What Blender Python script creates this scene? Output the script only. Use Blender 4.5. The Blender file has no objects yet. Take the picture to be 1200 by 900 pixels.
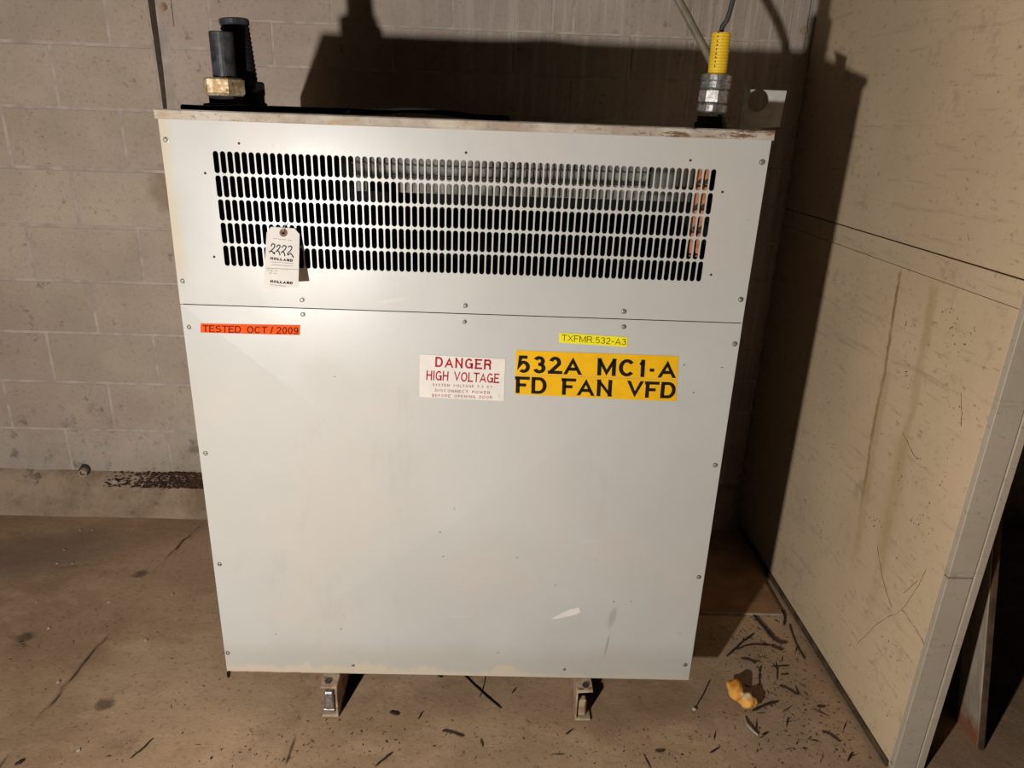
import bpy, bmesh, math, random
from mathutils import Vector, Matrix, noise

# ------------------------------------------------------------------ camera
SC = bpy.context.scene
cam_d = bpy.data.cameras.new('camera')
cam = bpy.data.objects.new('camera', cam_d)
SC.collection.objects.link(cam)
cam_d.sensor_width = 36.0
cam_d.lens = 25.22
cam_d.clip_start = 0.02
_r = Vector((0.99932, -0.01509, 0.03376)).normalized()
_f = Vector((0.02586, 0.93775, -0.34635)).normalized()
_u = _r.cross(_f).normalized()
_r = _f.cross(_u).normalized()
cam.matrix_world = Matrix(((_r.x, _u.x, -_f.x, 0.0), (_r.y, _u.y, -_f.y, 0.0), (_r.z, _u.z, -_f.z, 1.6042), (0, 0, 0, 1)))
SC.camera = cam

# ------------------------------------------------------------------ light
world = bpy.data.worlds.new('dim_room')
SC.world = world
world.use_nodes = True
world.node_tree.nodes['Background'].inputs[0].default_value = (1.0, 0.95, 0.85, 1)
world.node_tree.nodes['Background'].inputs[1].default_value = 0.002
lamp_d = bpy.data.lights.new('hand_lamp', 'POINT')
lamp_d.energy = 190
lamp_d.color = (1.0, 0.955, 0.905)
lamp_d.shadow_soft_size = 0.032
lamp = bpy.data.objects.new('hand_lamp', lamp_d)
lamp.location = (-0.92, -0.40, 1.12)
SC.collection.objects.link(lamp)
SC.view_settings.view_transform = 'Standard'
SC.view_settings.look = 'None'
SC.view_settings.gamma = 1
SC.view_settings.exposure = 0.0
SC.view_settings.use_curve_mapping = False
SC.cycles.diffuse_bounces = 1

# ------------------------------------------------------------------ helpers
C = SC.collection
RND = random.Random(7)

def place(o, parent):
    C.objects.link(o)
    if parent is not None:
        o.parent = parent

def mesh_obj(name, verts, faces, m, parent=None, local=False, smooth=False):
    off = Vector((0, 0, 0))
    if parent is not None and not local:
        p = parent
        while p is not None:
            off += p.location
            p = p.parent
    me = bpy.data.meshes.new(name)
    me.from_pydata([tuple(Vector(v) - off) for v in verts], [], faces)
    me.update()
    if smooth:
        me.polygons.foreach_set('use_smooth', [True] * len(me.polygons))
    if m is not None:
        me.materials.append(m)
    o = bpy.data.objects.new(name, me)
    place(o, parent)
    return o

def bm_obj(name, bm, m, parent=None, local=False, smooth=False):
    vs = [v.co.copy() for v in bm.verts]
    bm.verts.index_update()
    fs = [[v.index for v in f.verts] for f in bm.faces]
    bm.free()
    return mesh_obj(name, vs, fs, m, parent, local, smooth)

def empty(name, loc, label=None, cat=None, group=None):
    o = bpy.data.objects.new(name, None)
    o.location = loc
    o.empty_display_size = 0.1
    C.objects.link(o)
    tag(o, label, cat, group)
    return o

def tag(o, label=None, cat=None, group=None, kind=None):
    if label: o['label'] = label
    if cat: o['category'] = cat
    if group: o['group'] = group
    if kind: o['kind'] = kind
    return o

def add_box(bm, x0, x1, y0, y1, z0, z1, bev=0.0, seg=1):
    b = bmesh.new()
    vs = [b.verts.new((x, y, z)) for x in (x0, x1) for y in (y0, y1) for z in (z0, z1)]
    for f in ((0, 1, 3, 2), (4, 6, 7, 5), (0, 4, 5, 1), (2, 3, 7, 6), (0, 2, 6, 4), (1, 5, 7, 3)):
        b.faces.new([vs[i] for i in f])
    if bev > 0:
        bmesh.ops.bevel(b, geom=b.edges[:], offset=bev, segments=seg, affect='EDGES', profile=0.6)
    merge(bm, b)

def merge(bm, b):
    b.verts.index_update()
    nv = [bm.verts.new(v.co) for v in b.verts]
    for f in b.faces:
        try: bm.faces.new([nv[v.index] for v in f.verts])
        except ValueError: pass
    b.free()

def box(name, x0, x1, y0, y1, z0, z1, m, parent=None, bev=0.0, local=False, seg=1):
    bm = bmesh.new()
    add_box(bm, x0, x1, y0, y1, z0, z1, bev, seg)
    return bm_obj(name, bm, m, parent, local)

def add_lathe(bm, prof, c, n=24, axis=Vector((0, 0, 1)), hexn=None):
    """prof: list of (radius, height) along the axis from point c."""
    axis = axis.normalized()
    a = axis.orthogonal().normalized()
    if abs(axis.z) > 0.8: a = (Vector((1, 0, 0)) - axis * axis.x).normalized()
    b = axis.cross(a)
    k = hexn or n
    rings = []
    for r, h in prof:
        rings.append([bm.verts.new(c + axis * h + (a * math.cos(2 * math.pi * i / k) + b * math.sin(2 * math.pi * i / k)) * r) for i in range(k)])
    for q in range(len(rings) - 1):
        for i in range(k):
            bm.faces.new((rings[q][i], rings[q][(i + 1) % k], rings[q + 1][(i + 1) % k], rings[q + 1][i]))
    bm.faces.new(list(reversed(rings[0])))
    bm.faces.new(rings[-1])

def add_tube(bm, pts, rad, n=6, cap=True):
    pts = [Vector(p) for p in pts]
    rads = rad if isinstance(rad, (list, tuple)) else [rad] * len(pts)
    rings = []
    prev = None
    for i, p in enumerate(pts):
        t = (pts[min(i + 1, len(pts) - 1)] - pts[max(i - 1, 0)]).normalized()
        if prev is None: a = t.orthogonal().normalized()
        else: a = (prev - t * prev.dot(t)).normalized()
        prev = a
        b = t.cross(a)
        rings.append([bm.verts.new(p + (a * math.cos(2 * math.pi * k / n) + b * math.sin(2 * math.pi * k / n)) * rads[i]) for k in range(n)])
    for q in range(len(rings) - 1):
        for i in range(n):
            bm.faces.new((rings[q][i], rings[q][(i + 1) % n], rings[q + 1][(i + 1) % n], rings[q + 1][i]))
    if cap:
        bm.faces.new(list(reversed(rings[0])))
        bm.faces.new(rings[-1])

def spline(pts, n=8):
    pts = [Vector(p) for p in pts]
    if len(pts) < 3: return pts
    out = []
    P = [pts[0] * 2 - pts[1]] + pts + [pts[-1] * 2 - pts[-2]]
    for i in range(1, len(P) - 2):
        for k in range(n):
            t = k / n
            out.append(0.5 * ((2 * P[i]) + (P[i + 1] - P[i - 1]) * t + (2 * P[i - 1] - 5 * P[i] + 4 * P[i + 1] - P[i + 2]) * t * t + (3 * P[i] - P[i - 1] - 3 * P[i + 1] + P[i + 2]) * t ** 3))
    out.append(pts[-1])
    return out

# ------------------------------------------------------------------ material kit
class NT:
    def __init__(s, name, rough=0.6, metal=0.0, spec=0.5):
        s.m = bpy.data.materials.new(name)
        s.m.use_nodes = True
        s.t = s.m.node_tree
        s.b = s.t.nodes['Principled BSDF']
        s.b.inputs['Roughness'].default_value = rough
        s.b.inputs['Metallic'].default_value = metal
        s.b.inputs['Specular IOR Level'].default_value = spec
        g = s.t.nodes.new('ShaderNodeNewGeometry')
        s.pos = g.outputs['Position']
    def n(s, typ, **kw):
        d = s.t.nodes.new(typ)
        for k, v in kw.items(): setattr(d, k, v)
        return d
    def link(s, a, b): s.t.links.new(a, b)
    def scaled(s, sc, src=None, loc=(0, 0, 0), rot=(0, 0, 0)):
        mp = s.n('ShaderNodeMapping')
        mp.inputs['Scale'].default_value = sc if isinstance(sc, (tuple, list)) else (sc, sc, sc)
        mp.inputs['Location'].default_value = loc
        mp.inputs['Rotation'].default_value = rot
        s.link(src or s.pos, mp.inputs['Vector'])
        return mp.outputs[0]
    def noise(s, sc, detail=4, rough=0.55, loc=(0, 0, 0), rot=(0, 0, 0), dist=0.0):
        nz = s.n('ShaderNodeTexNoise')
        nz.inputs['Scale'].default_value = 1.0
        nz.inputs['Detail'].default_value = detail
        nz.inputs['Roughness'].default_value = rough
        nz.inputs['Distortion'].default_value = dist
        s.link(s.scaled(sc, loc=loc, rot=rot), nz.inputs['Vector'])
        return nz.outputs['Fac']
    def ramp(s, fac, lo, hi, a=0.0, b=1.0):
        r = s.n('ShaderNodeMapRange')
        r.interpolation_type = 'SMOOTHSTEP'
        r.inputs['From Min'].default_value = lo
        r.inputs['From Max'].default_value = hi
        r.inputs['To Min'].default_value = a
        r.inputs['To Max'].default_value = b
        s.link(fac, r.inputs['Value'])
        return r.outputs[0]
    def math(s, op, a, b=None):
        d = s.n('ShaderNodeMath', operation=op)
        for i, v in enumerate((a, b)):
            if v is None: continue
            if isinstance(v, (int, float)): d.inputs[i].default_value = v
            else: s.link(v, d.inputs[i])
        return d.outputs[0]
    def mix(s, fac, a, b, mode='MIX'):
        d = s.n('ShaderNodeMix', data_type='RGBA', blend_type=mode)
        for idx, v in ((0, fac), (6, a), (7, b)):
            if isinstance(v, (int, float)): d.inputs[idx].default_value = v
            elif isinstance(v, tuple): d.inputs[idx].default_value = (*v[:3], 1)
            else: s.link(v, d.inputs[idx])
        return d.outputs[2]
    def spot(s, c, r, rot=0.0, axis='XZ', wob=0.35, wsc=14.0, edge=0.5):
        """soft-edged stain at a fixed place on the surface; r = two radii."""
        sep = s.n('ShaderNodeSeparateXYZ')
        s.link(s.pos, sep.inputs[0])
        ia = {'X': 0, 'Y': 1, 'Z': 2}
        a = s.math('SUBTRACT', sep.outputs[ia[axis[0]]], c[0])
        b = s.math('SUBTRACT', sep.outputs[ia[axis[1]]], c[1])
        ca, sa = math.cos(rot), math.sin(rot)
        u = s.math('ADD', s.math('MULTIPLY', a, ca / r[0]), s.math('MULTIPLY', b, sa / r[0]))
        v = s.math('ADD', s.math('MULTIPLY', a, -sa / r[1]), s.math('MULTIPLY', b, ca / r[1]))
        d = s.math('ADD', s.math('MULTIPLY', u, u), s.math('MULTIPLY', v, v))
        if wob:
            d = s.math('ADD', d, s.math('MULTIPLY', s.math('SUBTRACT', s.noise(wsc, 5, 0.65), 0.5), wob * 4))
        return s.ramp(d, 1.0, 1.0 - edge * 2 if edge < 0.5 else 0.0)
    def coord(s, ax):
        sep = s.n('ShaderNodeSeparateXYZ')
        s.link(s.pos, sep.inputs[0])
        return sep.outputs['XYZ'.index(ax)]
    def color(s, c):
        if isinstance(c, tuple): s.b.inputs['Base Color'].default_value = (*c[:3], 1)
        else: s.link(c, s.b.inputs['Base Color'])
        return s
    def rough(s, v):
        s.link(v, s.b.inputs['Roughness']); return s
    def bump(s, h, strength=0.3, dist=0.004):
        b = s.n('ShaderNodeBump')
        b.inputs['Strength'].default_value = strength
        b.inputs['Distance'].default_value = dist
        s.link(h, b.inputs['Height'])
        s.link(b.outputs[0], s.b.inputs['Normal'])
        return s

def simple(name, col, rough=0.6, metal=0.0, var=0.15, sc=30.0, bump=0.15, spec=0.5):
    t = NT(name, rough, metal, spec)
    dark = tuple(c * (1 - var * 2) for c in col)
    t.color(t.mix(t.ramp(t.noise(sc), 0.3, 0.7), dark, col))
    if bump: t.bump(t.noise(sc * 4), bump, 0.001)
    return t.m

# painted concrete block
def block_mat(name, base, infill=False):
    t = NT(name, 0.75, spec=0.25)
    oi = t.n('ShaderNodeObjectInfo')
    c = t.mix(t.ramp(t.noise(2.2, 5, loc=(3, 1, 2)), 0.35, 0.65), tuple(v * 0.86 for v in base), tuple(v * 1.06 for v in base))
    c = t.mix(t.math('MULTIPLY', oi.outputs['Random'], 0.16), c, (0.20, 0.14, 0.10))
    pink = t.ramp(t.noise(1.7, 3, loc=(9, 0, 4)), 0.55, 0.72)
    c = t.mix(t.math('MULTIPLY', pink, 0.35), c, (0.46, 0.30, 0.25))
    tan = t.ramp(t.noise((1.4, 1, 2.4), 4, loc=(1, 5, 7)), 0.55, 0.75)
    c = t.mix(t.math('MULTIPLY', tan, 0.35), c, (0.33, 0.25, 0.155))
    pits = t.ramp(t.noise(75, 5, 0.75), 0.53, 0.68)
    c = t.mix(t.math('MULTIPLY', pits, 0.3), c, (0.13, 0.10, 0.08))
    blot = t.ramp(t.noise(16, 5, 0.75, loc=(4, 4, 4)), 0.60, 0.70)
    c = t.mix(t.math('MULTIPLY', blot, 0.5), c, (0.13, 0.10, 0.085))
    if infill:
        st = t.ramp(t.noise((48, 1, 1.8), 4, 0.65), 0.50, 0.66)
        rgt = t.ramp(t.coord('X'), -0.5, 0.2)
        c = t.mix(t.math('MULTIPLY', t.math('MULTIPLY', st, rgt), 0.6), c, (0.68, 0.59, 0.52))
        st2 = t.ramp(t.noise((35, 1, 1.2), 4, 0.6, loc=(5, 0, 3)), 0.55, 0.75)
        c = t.mix(t.math('MULTIPLY', t.math('MULTIPLY', st2, rgt), 0.6), c, (0.30, 0.22, 0.19))
    else:
        # white bloom low on the wall, rust run beside the cabinet
        z = t.coord('Z')
        zz = t.math('ADD', z, t.math('MULTIPLY', t.math('SUBTRACT', t.noise(5, 5, 0.7), 0.5), 0.35))
        low = t.math('MULTIPLY', t.ramp(zz, 0.46, 0.30), t.ramp(t.noise(22, 6, 0.75, loc=(2, 2, 0)), 0.42, 0.62))
        c = t.mix(t.math('MULTIPLY', low, 0.75), c, (0.50, 0.44, 0.38))
        low2 = t.math('MULTIPLY', t.ramp(zz, 0.52, 0.34), t.ramp(t.noise(13, 6, 0.75, loc=(7, 2, 1)), 0.52, 0.66))
        c = t.mix(t.math('MULTIPLY', low2, 0.6), c, (0.10, 0.075, 0.06))
        c = t.mix(t.math('MULTIPLY', t.spot((-1.22, 1.32), (0.07, 0.10)), 0.55), c, (0.27, 0.17, 0.09))
    t.color(c)
    h = t.math('ADD', t.noise(120, 4, 0.6), t.math('MULTIPLY', t.noise(18, 4), 0.8))
    t.bump(h, 0.5, 0.0035)
    return t.m

M = {}
M['block'] = block_mat('painted_block', (0.575, 0.475, 0.38))
M['infill'] = block_mat('painted_infill_block', (0.575, 0.47, 0.39), True)
M['mortar'] = simple('painted_mortar', (0.62, 0.53, 0.45), 0.85, sc=20, bump=0.4)
M['joint'] = simple('open_joint_filler', (0.085, 0.06, 0.04), 0.9, sc=40, bump=0.6)

# concrete floor
t = NT('worn_concrete_floor', 0.8, spec=0.25)
c = t.mix(t.ramp(t.noise(1.5, 6, 0.6), 0.35, 0.65), (0.35, 0.222, 0.128), (0.56, 0.375, 0.23))
c = t.mix(t.math('MULTIPLY', t.ramp(t.noise((3.2, 6.5, 1), 5, 0.65, loc=(5, 2, 0), rot=(0, 0, 0.9)), 0.5, 0.72), 0.5), c, (0.66, 0.46, 0.29))
c = t.mix(t.math('MULTIPLY', t.ramp(t.noise(7, 6, 0.7, loc=(0, 7, 0)), 0.55, 0.75), 0.5), c, (0.23, 0.145, 0.085))
c = t.mix(t.math('MULTIPLY', t.ramp(t.noise(60, 5, 0.75), 0.54, 0.70), 0.6), c, (0.11, 0.07, 0.04))
c = t.mix(t.math('MULTIPLY', t.ramp(t.noise(180, 3, 0.7, loc=(1, 1, 1)), 0.64, 0.74), 0.4), c, (0.42, 0.34, 0.26))
c = t.mix(t.math('MULTIPLY', t.spot((-1.75, 2.33), (0.42, 0.2), 0.25, 'XY', 0.3, 4), 0.55), c, (0.22, 0.15, 0.135))
c = t.mix(t.math('MULTIPLY', t.spot((0.80, 1.72), (0.26, 0.42), 0.2, 'XY', 0.5, 6), 0.35), c, (0.27, 0.195, 0.14))
for q in ((-1.0836, 1.6204, 0.0), (-1.4736, 1.8945, 0.0), (-1.2706, 2.2408, 0.0)):
    c = t.mix(t.math('MULTIPLY', t.spot((q[0], q[1]), (0.035, 0.03), 0, 'XY', 0.5, 25), 0.7), c, (0.06, 0.035, 0.025))
ca = t.n('ShaderNodeAttribute', attribute_name='crack')
c = t.mix(t.ramp(ca.outputs['Fac'], 0.3, 0.95), c, (0.055, 0.034, 0.022))
t.color(c)
t.bump(t.math('ADD', t.math('MULTIPLY', t.noise(90, 5, 0.7), 0.5), t.noise(9, 5, 0.65)), 0.45, 0.006)
M['floor'] = t.m

t = NT('kerb_concrete', 0.85, spec=0.2)
c = t.mix(t.ramp(t.noise(4, 6, 0.7), 0.35, 0.65), (0.30, 0.20, 0.13), (0.50, 0.36, 0.26))
c = t.mix(t.math('MULTIPLY', t.ramp(t.noise((7, 20, 30), 6, 0.75), 0.52, 0.66), 0.7), c, (0.36, 0.28, 0.20))
c = t.mix(t.math('MULTIPLY', t.ramp(t.noise(11, 6, 0.75, loc=(4, 3, 8)), 0.56, 0.7), 0.75), c, (0.075, 0.047, 0.033))
t.color(c)
t.bump(t.math('ADD', t.noise(60, 5, 0.7), t.noise(14, 5)), 0.8, 0.008)
M['kerb'] = t.m

# cabinet sheet metal
def sheet(name, base):
    t = NT(name, 0.4, spec=0.5)
    c = t.mix(t.ramp(t.noise(2.0, 4), 0.35, 0.65), tuple(v * 0.93 for v in base), base)
    c = t.mix(t.math('MULTIPLY', t.ramp(t.noise(2.6, 4, loc=(6, 2, 1)), 0.46, 0.66), 0.45), c, (0.585, 0.53, 0.48))
    c = t.mix(t.math('MULTIPLY', t.ramp(t.noise((9, 9, 3), 5, 0.7, loc=(2, 2, 6)), 0.56, 0.74), 0.30), c, (0.42, 0.41, 0.36))
    c = t.mix(t.math('MULTIPLY', t.ramp(t.noise(55, 4, 0.7), 0.68, 0.76), 0.35), c, (0.34, 0.31, 0.26))
    # dirt line along the foot of the sheet, wavering
    z = t.coord('Z')
    zz = t.math('ADD', z, t.math('MULTIPLY', t.math('SUBTRACT', t.noise((5, 5, 2), 5, 0.6), 0.5), 0.09))
    c = t.mix(t.math('MULTIPLY', t.ramp(zz, 0.24, 0.17), 0.35), c, (0.42, 0.385, 0.31))
    zb = t.math('ADD', z, t.math('MULTIPLY', t.math('SUBTRACT', t.noise((9, 9, 2), 6, 0.7, loc=(3, 0, 0)), 0.5), 0.13))
    c = t.mix(t.math('MULTIPLY', t.ramp(zb, 0.142, 0.124), t.ramp(t.coord('X'), 0.45, 0.0, 0.35, 0.9)), c, (0.62, 0.54, 0.42))
    # yellowed left edge, rust freckles
    xx = t.math('ADD', t.coord('X'), t.math('MULTIPLY', t.math('SUBTRACT', t.noise((4, 4, 2.5), 5, 0.6, loc=(1, 0, 9)), 0.5), 0.05))
    c = t.mix(t.math('MULTIPLY', t.math('MULTIPLY', t.ramp(xx, -0.69, -0.72), t.ramp(z, 1.2, 1.3)), 0.6), c, (0.56, 0.46, 0.30))
    # dark rubbed mark and smear low on the right
    c = t.mix(t.math('MULTIPLY', t.spot((0.3434, 0.3275), (0.014, 0.045), -0.15, wob=0.2), 0.5), c, (0.30, 0.29, 0.26))
    c = t.mix(t.math('MULTIPLY', t.spot((0.3369, 0.2316), (0.004, 0.05), -0.1, wob=0.1), 0.6), c, (0.27, 0.26, 0.23))
    c = t.mix(t.math('MULTIPLY', t.spot((-0.0712, 1.2361), (0.07, 0.03), 0, wob=0.0, edge=0.2), 0.12), c, (0.6, 0.58, 0.5))
    for (sx, sz, rx, rz, ro) in (-0.5956, 1.4957, .004, .02, .3), (-0.2427, 1.2, .05, .006, .2), (0.2623, 0.5712, .03, .0035, 0.0), (-0.0728, 0.324, .05, .003, 0.05):
        c = t.mix(t.math('MULTIPLY', t.spot((sx, sz), (rx, rz), ro, wob=0.4, wsc=60), 0.5), c, (0.66, 0.63, 0.57))
    t.color(c)
    t.rough(t.ramp(t.noise(6, 4), 0.3, 0.7, 0.27, 0.36))
    t.bump(t.math('ADD', t.noise(3, 3), t.math('MULTIPLY', t.noise(200, 3), 0.06)), 0.10, 0.004)
    return t.m
M['sheet'] = sheet('pale_grey_enamel', (0.555, 0.562, 0.532))
t = NT('rusty_lid_rim', 0.65, spec=0.3)
c = t.mix(t.ramp(t.noise(9, 5), 0.35, 0.65), (0.36, 0.30, 0.235), (0.55, 0.50, 0.42))
rx = t.math('ADD', t.ramp(t.coord('X'), -0.2, 0.35, 0.0, 0.07), t.noise((14, 14, 60), 6, 0.75))
c = t.mix(t.ramp(rx, 0.60, 0.70), c, (0.17, 0.095, 0.05))
c = t.mix(t.math('MULTIPLY', t.ramp(t.noise((6, 6, 30), 5, 0.7, loc=(3, 3, 3)), 0.54, 0.7), 0.7), c, (0.45, 0.26, 0.13))
c = t.mix(t.math('MULTIPLY', t.ramp(t.noise(110, 3, 0.7), 0.58, 0.68), 0.5), c, (0.17, 0.12, 0.08))
t.color(c); t.bump(t.noise(80, 4), 0.5, 0.002)
M['rim'] = t.m
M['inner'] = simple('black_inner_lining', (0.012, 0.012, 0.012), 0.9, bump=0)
M['coil'] = simple('black_varnished_coil', (0.02, 0.018, 0.016), 0.6)
M['coilgrey'] = simple('grey_coil_wrap', (0.50, 0.47, 0.40), 0.7, var=0.3, sc=25)
M['greyplate'] = simple('dull_grey_clamp', (0.22, 0.22, 0.19), 0.6)
M['darkplate'] = simple('dark_olive_clamp', (0.075, 0.065, 0.045), 0.6)
M['copper'] = simple('copper_bar', (0.85, 0.36, 0.19), 0.45, 0.35, var=0.2, sc=60)
M['boltdark'] = simple('dark_bolt_steel', (0.06, 0.05, 0.045), 0.5, 0.4)
M['screw'] = simple('zinc_screw', (0.40, 0.39, 0.35), 0.45, 0.5, var=0.3, sc=200)
M['rivet'] = simple('dark_rivet', (0.03, 0.027, 0.025), 0.6)
t = NT('rusty_channel_steel', 0.75, spec=0.3)
c = t.mix(t.ramp(t.noise(20, 5, 0.65), 0.35, 0.65), (0.30, 0.17, 0.10), (0.50, 0.40, 0.27))
c = t.mix(t.ramp(t.noise(38, 5, 0.7, loc=(2, 5, 1)), 0.56, 0.66), c, (0.16, 0.06, 0.03))
t.color(c); t.bump(t.noise(150, 4), 0.5, 0.002)
M['rust'] = t.m
M['blacksteel'] = simple('black_conduit_steel', (0.085, 0.085, 0.095), 0.42, 0.3, var=0.35, sc=45)
M['blackrub'] = simple('black_rubber', (0.010, 0.010, 0.010), 0.75, bump=0.3)
t = NT('weathered_brass_nut', 0.5, 0.35)
c = t.mix(t.ramp(t.noise(60, 5), 0.4, 0.6), (0.42, 0.27, 0.12), (0.75, 0.62, 0.40))
t.color(t.mix(t.ramp(t.noise(90, 4, loc=(4, 0, 0)), 0.6, 0.7), c, (0.12, 0.07, 0.03))); t.bump(t.noise(200), 0.4, 0.001)
M['brass'] = t.m
M['lug'] = simple('pale_coated_steel', (0.66, 0.63, 0.57), 0.4)
M['zinc'] = simple('galvanised_fitting', (0.55, 0.53, 0.50), 0.33, 0.75, var=0.25, sc=90)
M['yellow'] = simple('yellow_sleeve', (0.93, 0.60, 0.02), 0.5, var=0.06)
M['ink'] = simple('black_ink', (0.012, 0.010, 0.009), 0.7, bump=0, spec=0.15)
M['inkgrey'] = simple('faded_ink', (0.35, 0.32, 0.30), 0.8, bump=0)
M['olive'] = simple('dark_olive_ink', (0.11, 0.085, 0.006), 0.7, bump=0, spec=0.15)
M['darkred'] = simple('dark_red_ink', (0.13, 0.008, 0.003), 0.7, bump=0, spec=0.12)
M['red'] = simple('red_ink', (0.48, 0.02, 0.04), 0.7, bump=0, spec=0.15)
M['pinkred'] = simple('thin_red_ink', (0.45, 0.10, 0.11), 0.6, bump=0)
M['signwhite'] = simple('white_vinyl', (0.80, 0.76, 0.70), 0.65, var=0.03, bump=0, spec=0.2)
M['signyellow'] = simple('amber_vinyl', (0.90, 0.50, 0.005), 0.65, var=0.04, bump=0, spec=0.2)
M['tapeyellow'] = simple('lemon_tape', (0.92, 0.83, 0.02), 0.65, var=0.03, bump=0, spec=0.2)
M['tapeorange'] = simple('orange_tape', (0.78, 0.10, 0.012), 0.7, var=0.04, bump=0, spec=0.12)
M['paper'] = simple('white_card', (0.84, 0.79, 0.73), 0.8, var=0.03, bump=0.05)
M['eyelet'] = simple('brown_fibre_eyelet', (0.25, 0.14, 0.09), 0.7)
M['string'] = simple('white_string', (0.6, 0.56, 0.5), 0.9)
M['cablegrey'] = simple('olive_grey_cable', (0.25, 0.21, 0.14), 0.6)
M['cabledark'] = simple('dark_cable', (0.05, 0.045, 0.04), 0.6)
M['twig'] = simple('dark_stick', (0.035, 0.022, 0.014), 0.8, var=0.3)
M['crumb'] = simple('dark_grit', (0.06, 0.042, 0.03), 0.9, var=0.3)
M['fleck'] = simple('pale_paint_fleck', (0.60, 0.52, 0.42), 0.8)
M['strip'] = simple('pale_plastic_strip', (0.50, 0.44, 0.37), 0.6)
t = NT('orange_foam', 0.8, spec=0.2)
c = t.mix(t.ramp(t.noise(28, 5), 0.35, 0.65), (0.72, 0.27, 0.035), (0.95, 0.50, 0.11))
q = (0.7691, 1.6487, 0.03)
c = t.mix(t.spot((q[0], q[1]), (0.02, 0.022), 0.3, 'XY', 0.25, 50), c, (1.0, 0.80, 0.50))
t.color(c); t.bump(t.noise(120, 4), 0.6, 0.003)
M['foam'] = t.m

# partition boards
def board_mat(name, base, stains):
    t = NT(name, 0.65, spec=0.3)
    c = t.mix(t.ramp(t.noise(1.8, 5), 0.35, 0.65), tuple(v * 0.88 for v in base), base)
    c = t.mix(t.math('MULTIPLY', t.ramp(t.noise((4, 4, 46), 5, 0.72), 0.55, 0.70), 0.42), c, (0.36, 0.27, 0.18))
    c = t.mix(t.math('MULTIPLY', t.ramp(t.noise((38, 38, 62), 5, 0.75), 0.57, 0.70), 0.6), c, (0.20, 0.15, 0.10))
    c = t.mix(t.math('MULTIPLY', t.ramp(t.noise((9, 9, 9), 6, 0.78, loc=(3, 3, 8)), 0.56, 0.68), 0.5), c, (0.40, 0.30, 0.20))
    for (y0, z0, z1, w, drift, col, a) in stains:
        y = t.coord('Y'); z = t.coord('Z')
        cy = t.math('ADD', y0, t.math('MULTIPLY', t.math('SUBTRACT', z, z1), drift))
        cy = t.math('ADD', cy, t.math('MULTIPLY', t.math('SUBTRACT', t.noise((2, 2, 7), 4, 0.6, loc=(y0, 0, 0)), 0.5), 0.035))
        d = t.math('ABSOLUTE', t.math('SUBTRACT', y, cy))
        m = t.math('MULTIPLY', t.ramp(d, w, w * 0.2), t.math('MULTIPLY', t.ramp(z, z0, z0 + 0.2), t.ramp(z, z1 + 0.005, z1 - 0.02)))
        m = t.math('MULTIPLY', m, t.ramp(t.noise((20, 20, 8), 5, 0.7, loc=(z0, 0, 1)), 0.30, 0.55))
        c = t.mix(t.math('MULTIPLY', m, a), c, col)
    t.color(c)
    t.bump(t.math('ADD', t.noise((8, 8, 60), 5, 0.6), t.math('MULTIPLY', t.noise(90, 4), 0.5)), 0.3, 0.003)
    return t.m
M['board'] = board_mat('cream_painted_board', (0.70, 0.54, 0.355), [])
M['boardlow'] = board_mat('cream_painted_board_stained', (0.72, 0.55, 0.355), [
    (1.885, 0.50, 1.266, 0.010, 0.085, (0.28, 0.17, 0.06), 0.85),
    (1.85, 0.30, 1.0, 0.03, 0.09, (0.52, 0.37, 0.19), 0.5),
    (1.725, 0.25, 1.262, 0.028, 0.06, (0.47, 0.35, 0.17), 0.6),
    (1.70, 0.35, 0.85, 0.06, 0.06, (0.52, 0.40, 0.21), 0.45)])
M['post'] = board_mat('grey_painted_post', (0.50, 0.425, 0.33), [])
M['rawedge'] = simple('bare_brown_wood_edge', (0.12, 0.07, 0.035), 0.8, var=0.3, sc=25, bump=0.5)
t = NT('flaking_painted_plank', 0.75, spec=0.25)
z = t.coord('Z')
zz = t.math('ADD', z, t.math('MULTIPLY', t.math('SUBTRACT', t.noise(25, 5, 0.7), 0.5), 0.16))
c = t.mix(t.ramp(t.noise((30, 30, 4), 5, 0.6), 0.4, 0.65), (0.34, 0.27, 0.20), (0.46, 0.38, 0.30))
c = t.mix(t.ramp(zz, 0.12, 0.03), c, (0.26, 0.11, 0.05))
t.color(c); t.bump(t.noise((60, 60, 10), 5), 0.6, 0.003)
M['plank'] = t.m
M['floorboard'] = simple('brown_hardboard', (0.42, 0.22, 0.11), 0.7, var=0.2, sc=9, bump=0.2)
M['boardedge'] = simple('pale_board_edge', (0.42, 0.33, 0.24), 0.7)

# ------------------------------------------------------------------ floor
def seg_d(px, py, a, b):
    ax, ay = a; bx, by = b
    dx, dy = bx - ax, by - ay
    u = max(0.0, min(1.0, ((px - ax) * dx + (py - ay) * dy) / (dx * dx + dy * dy + 1e-12)))
    return math.hypot(px - ax - u * dx, py - ay - u * dy), u

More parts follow.
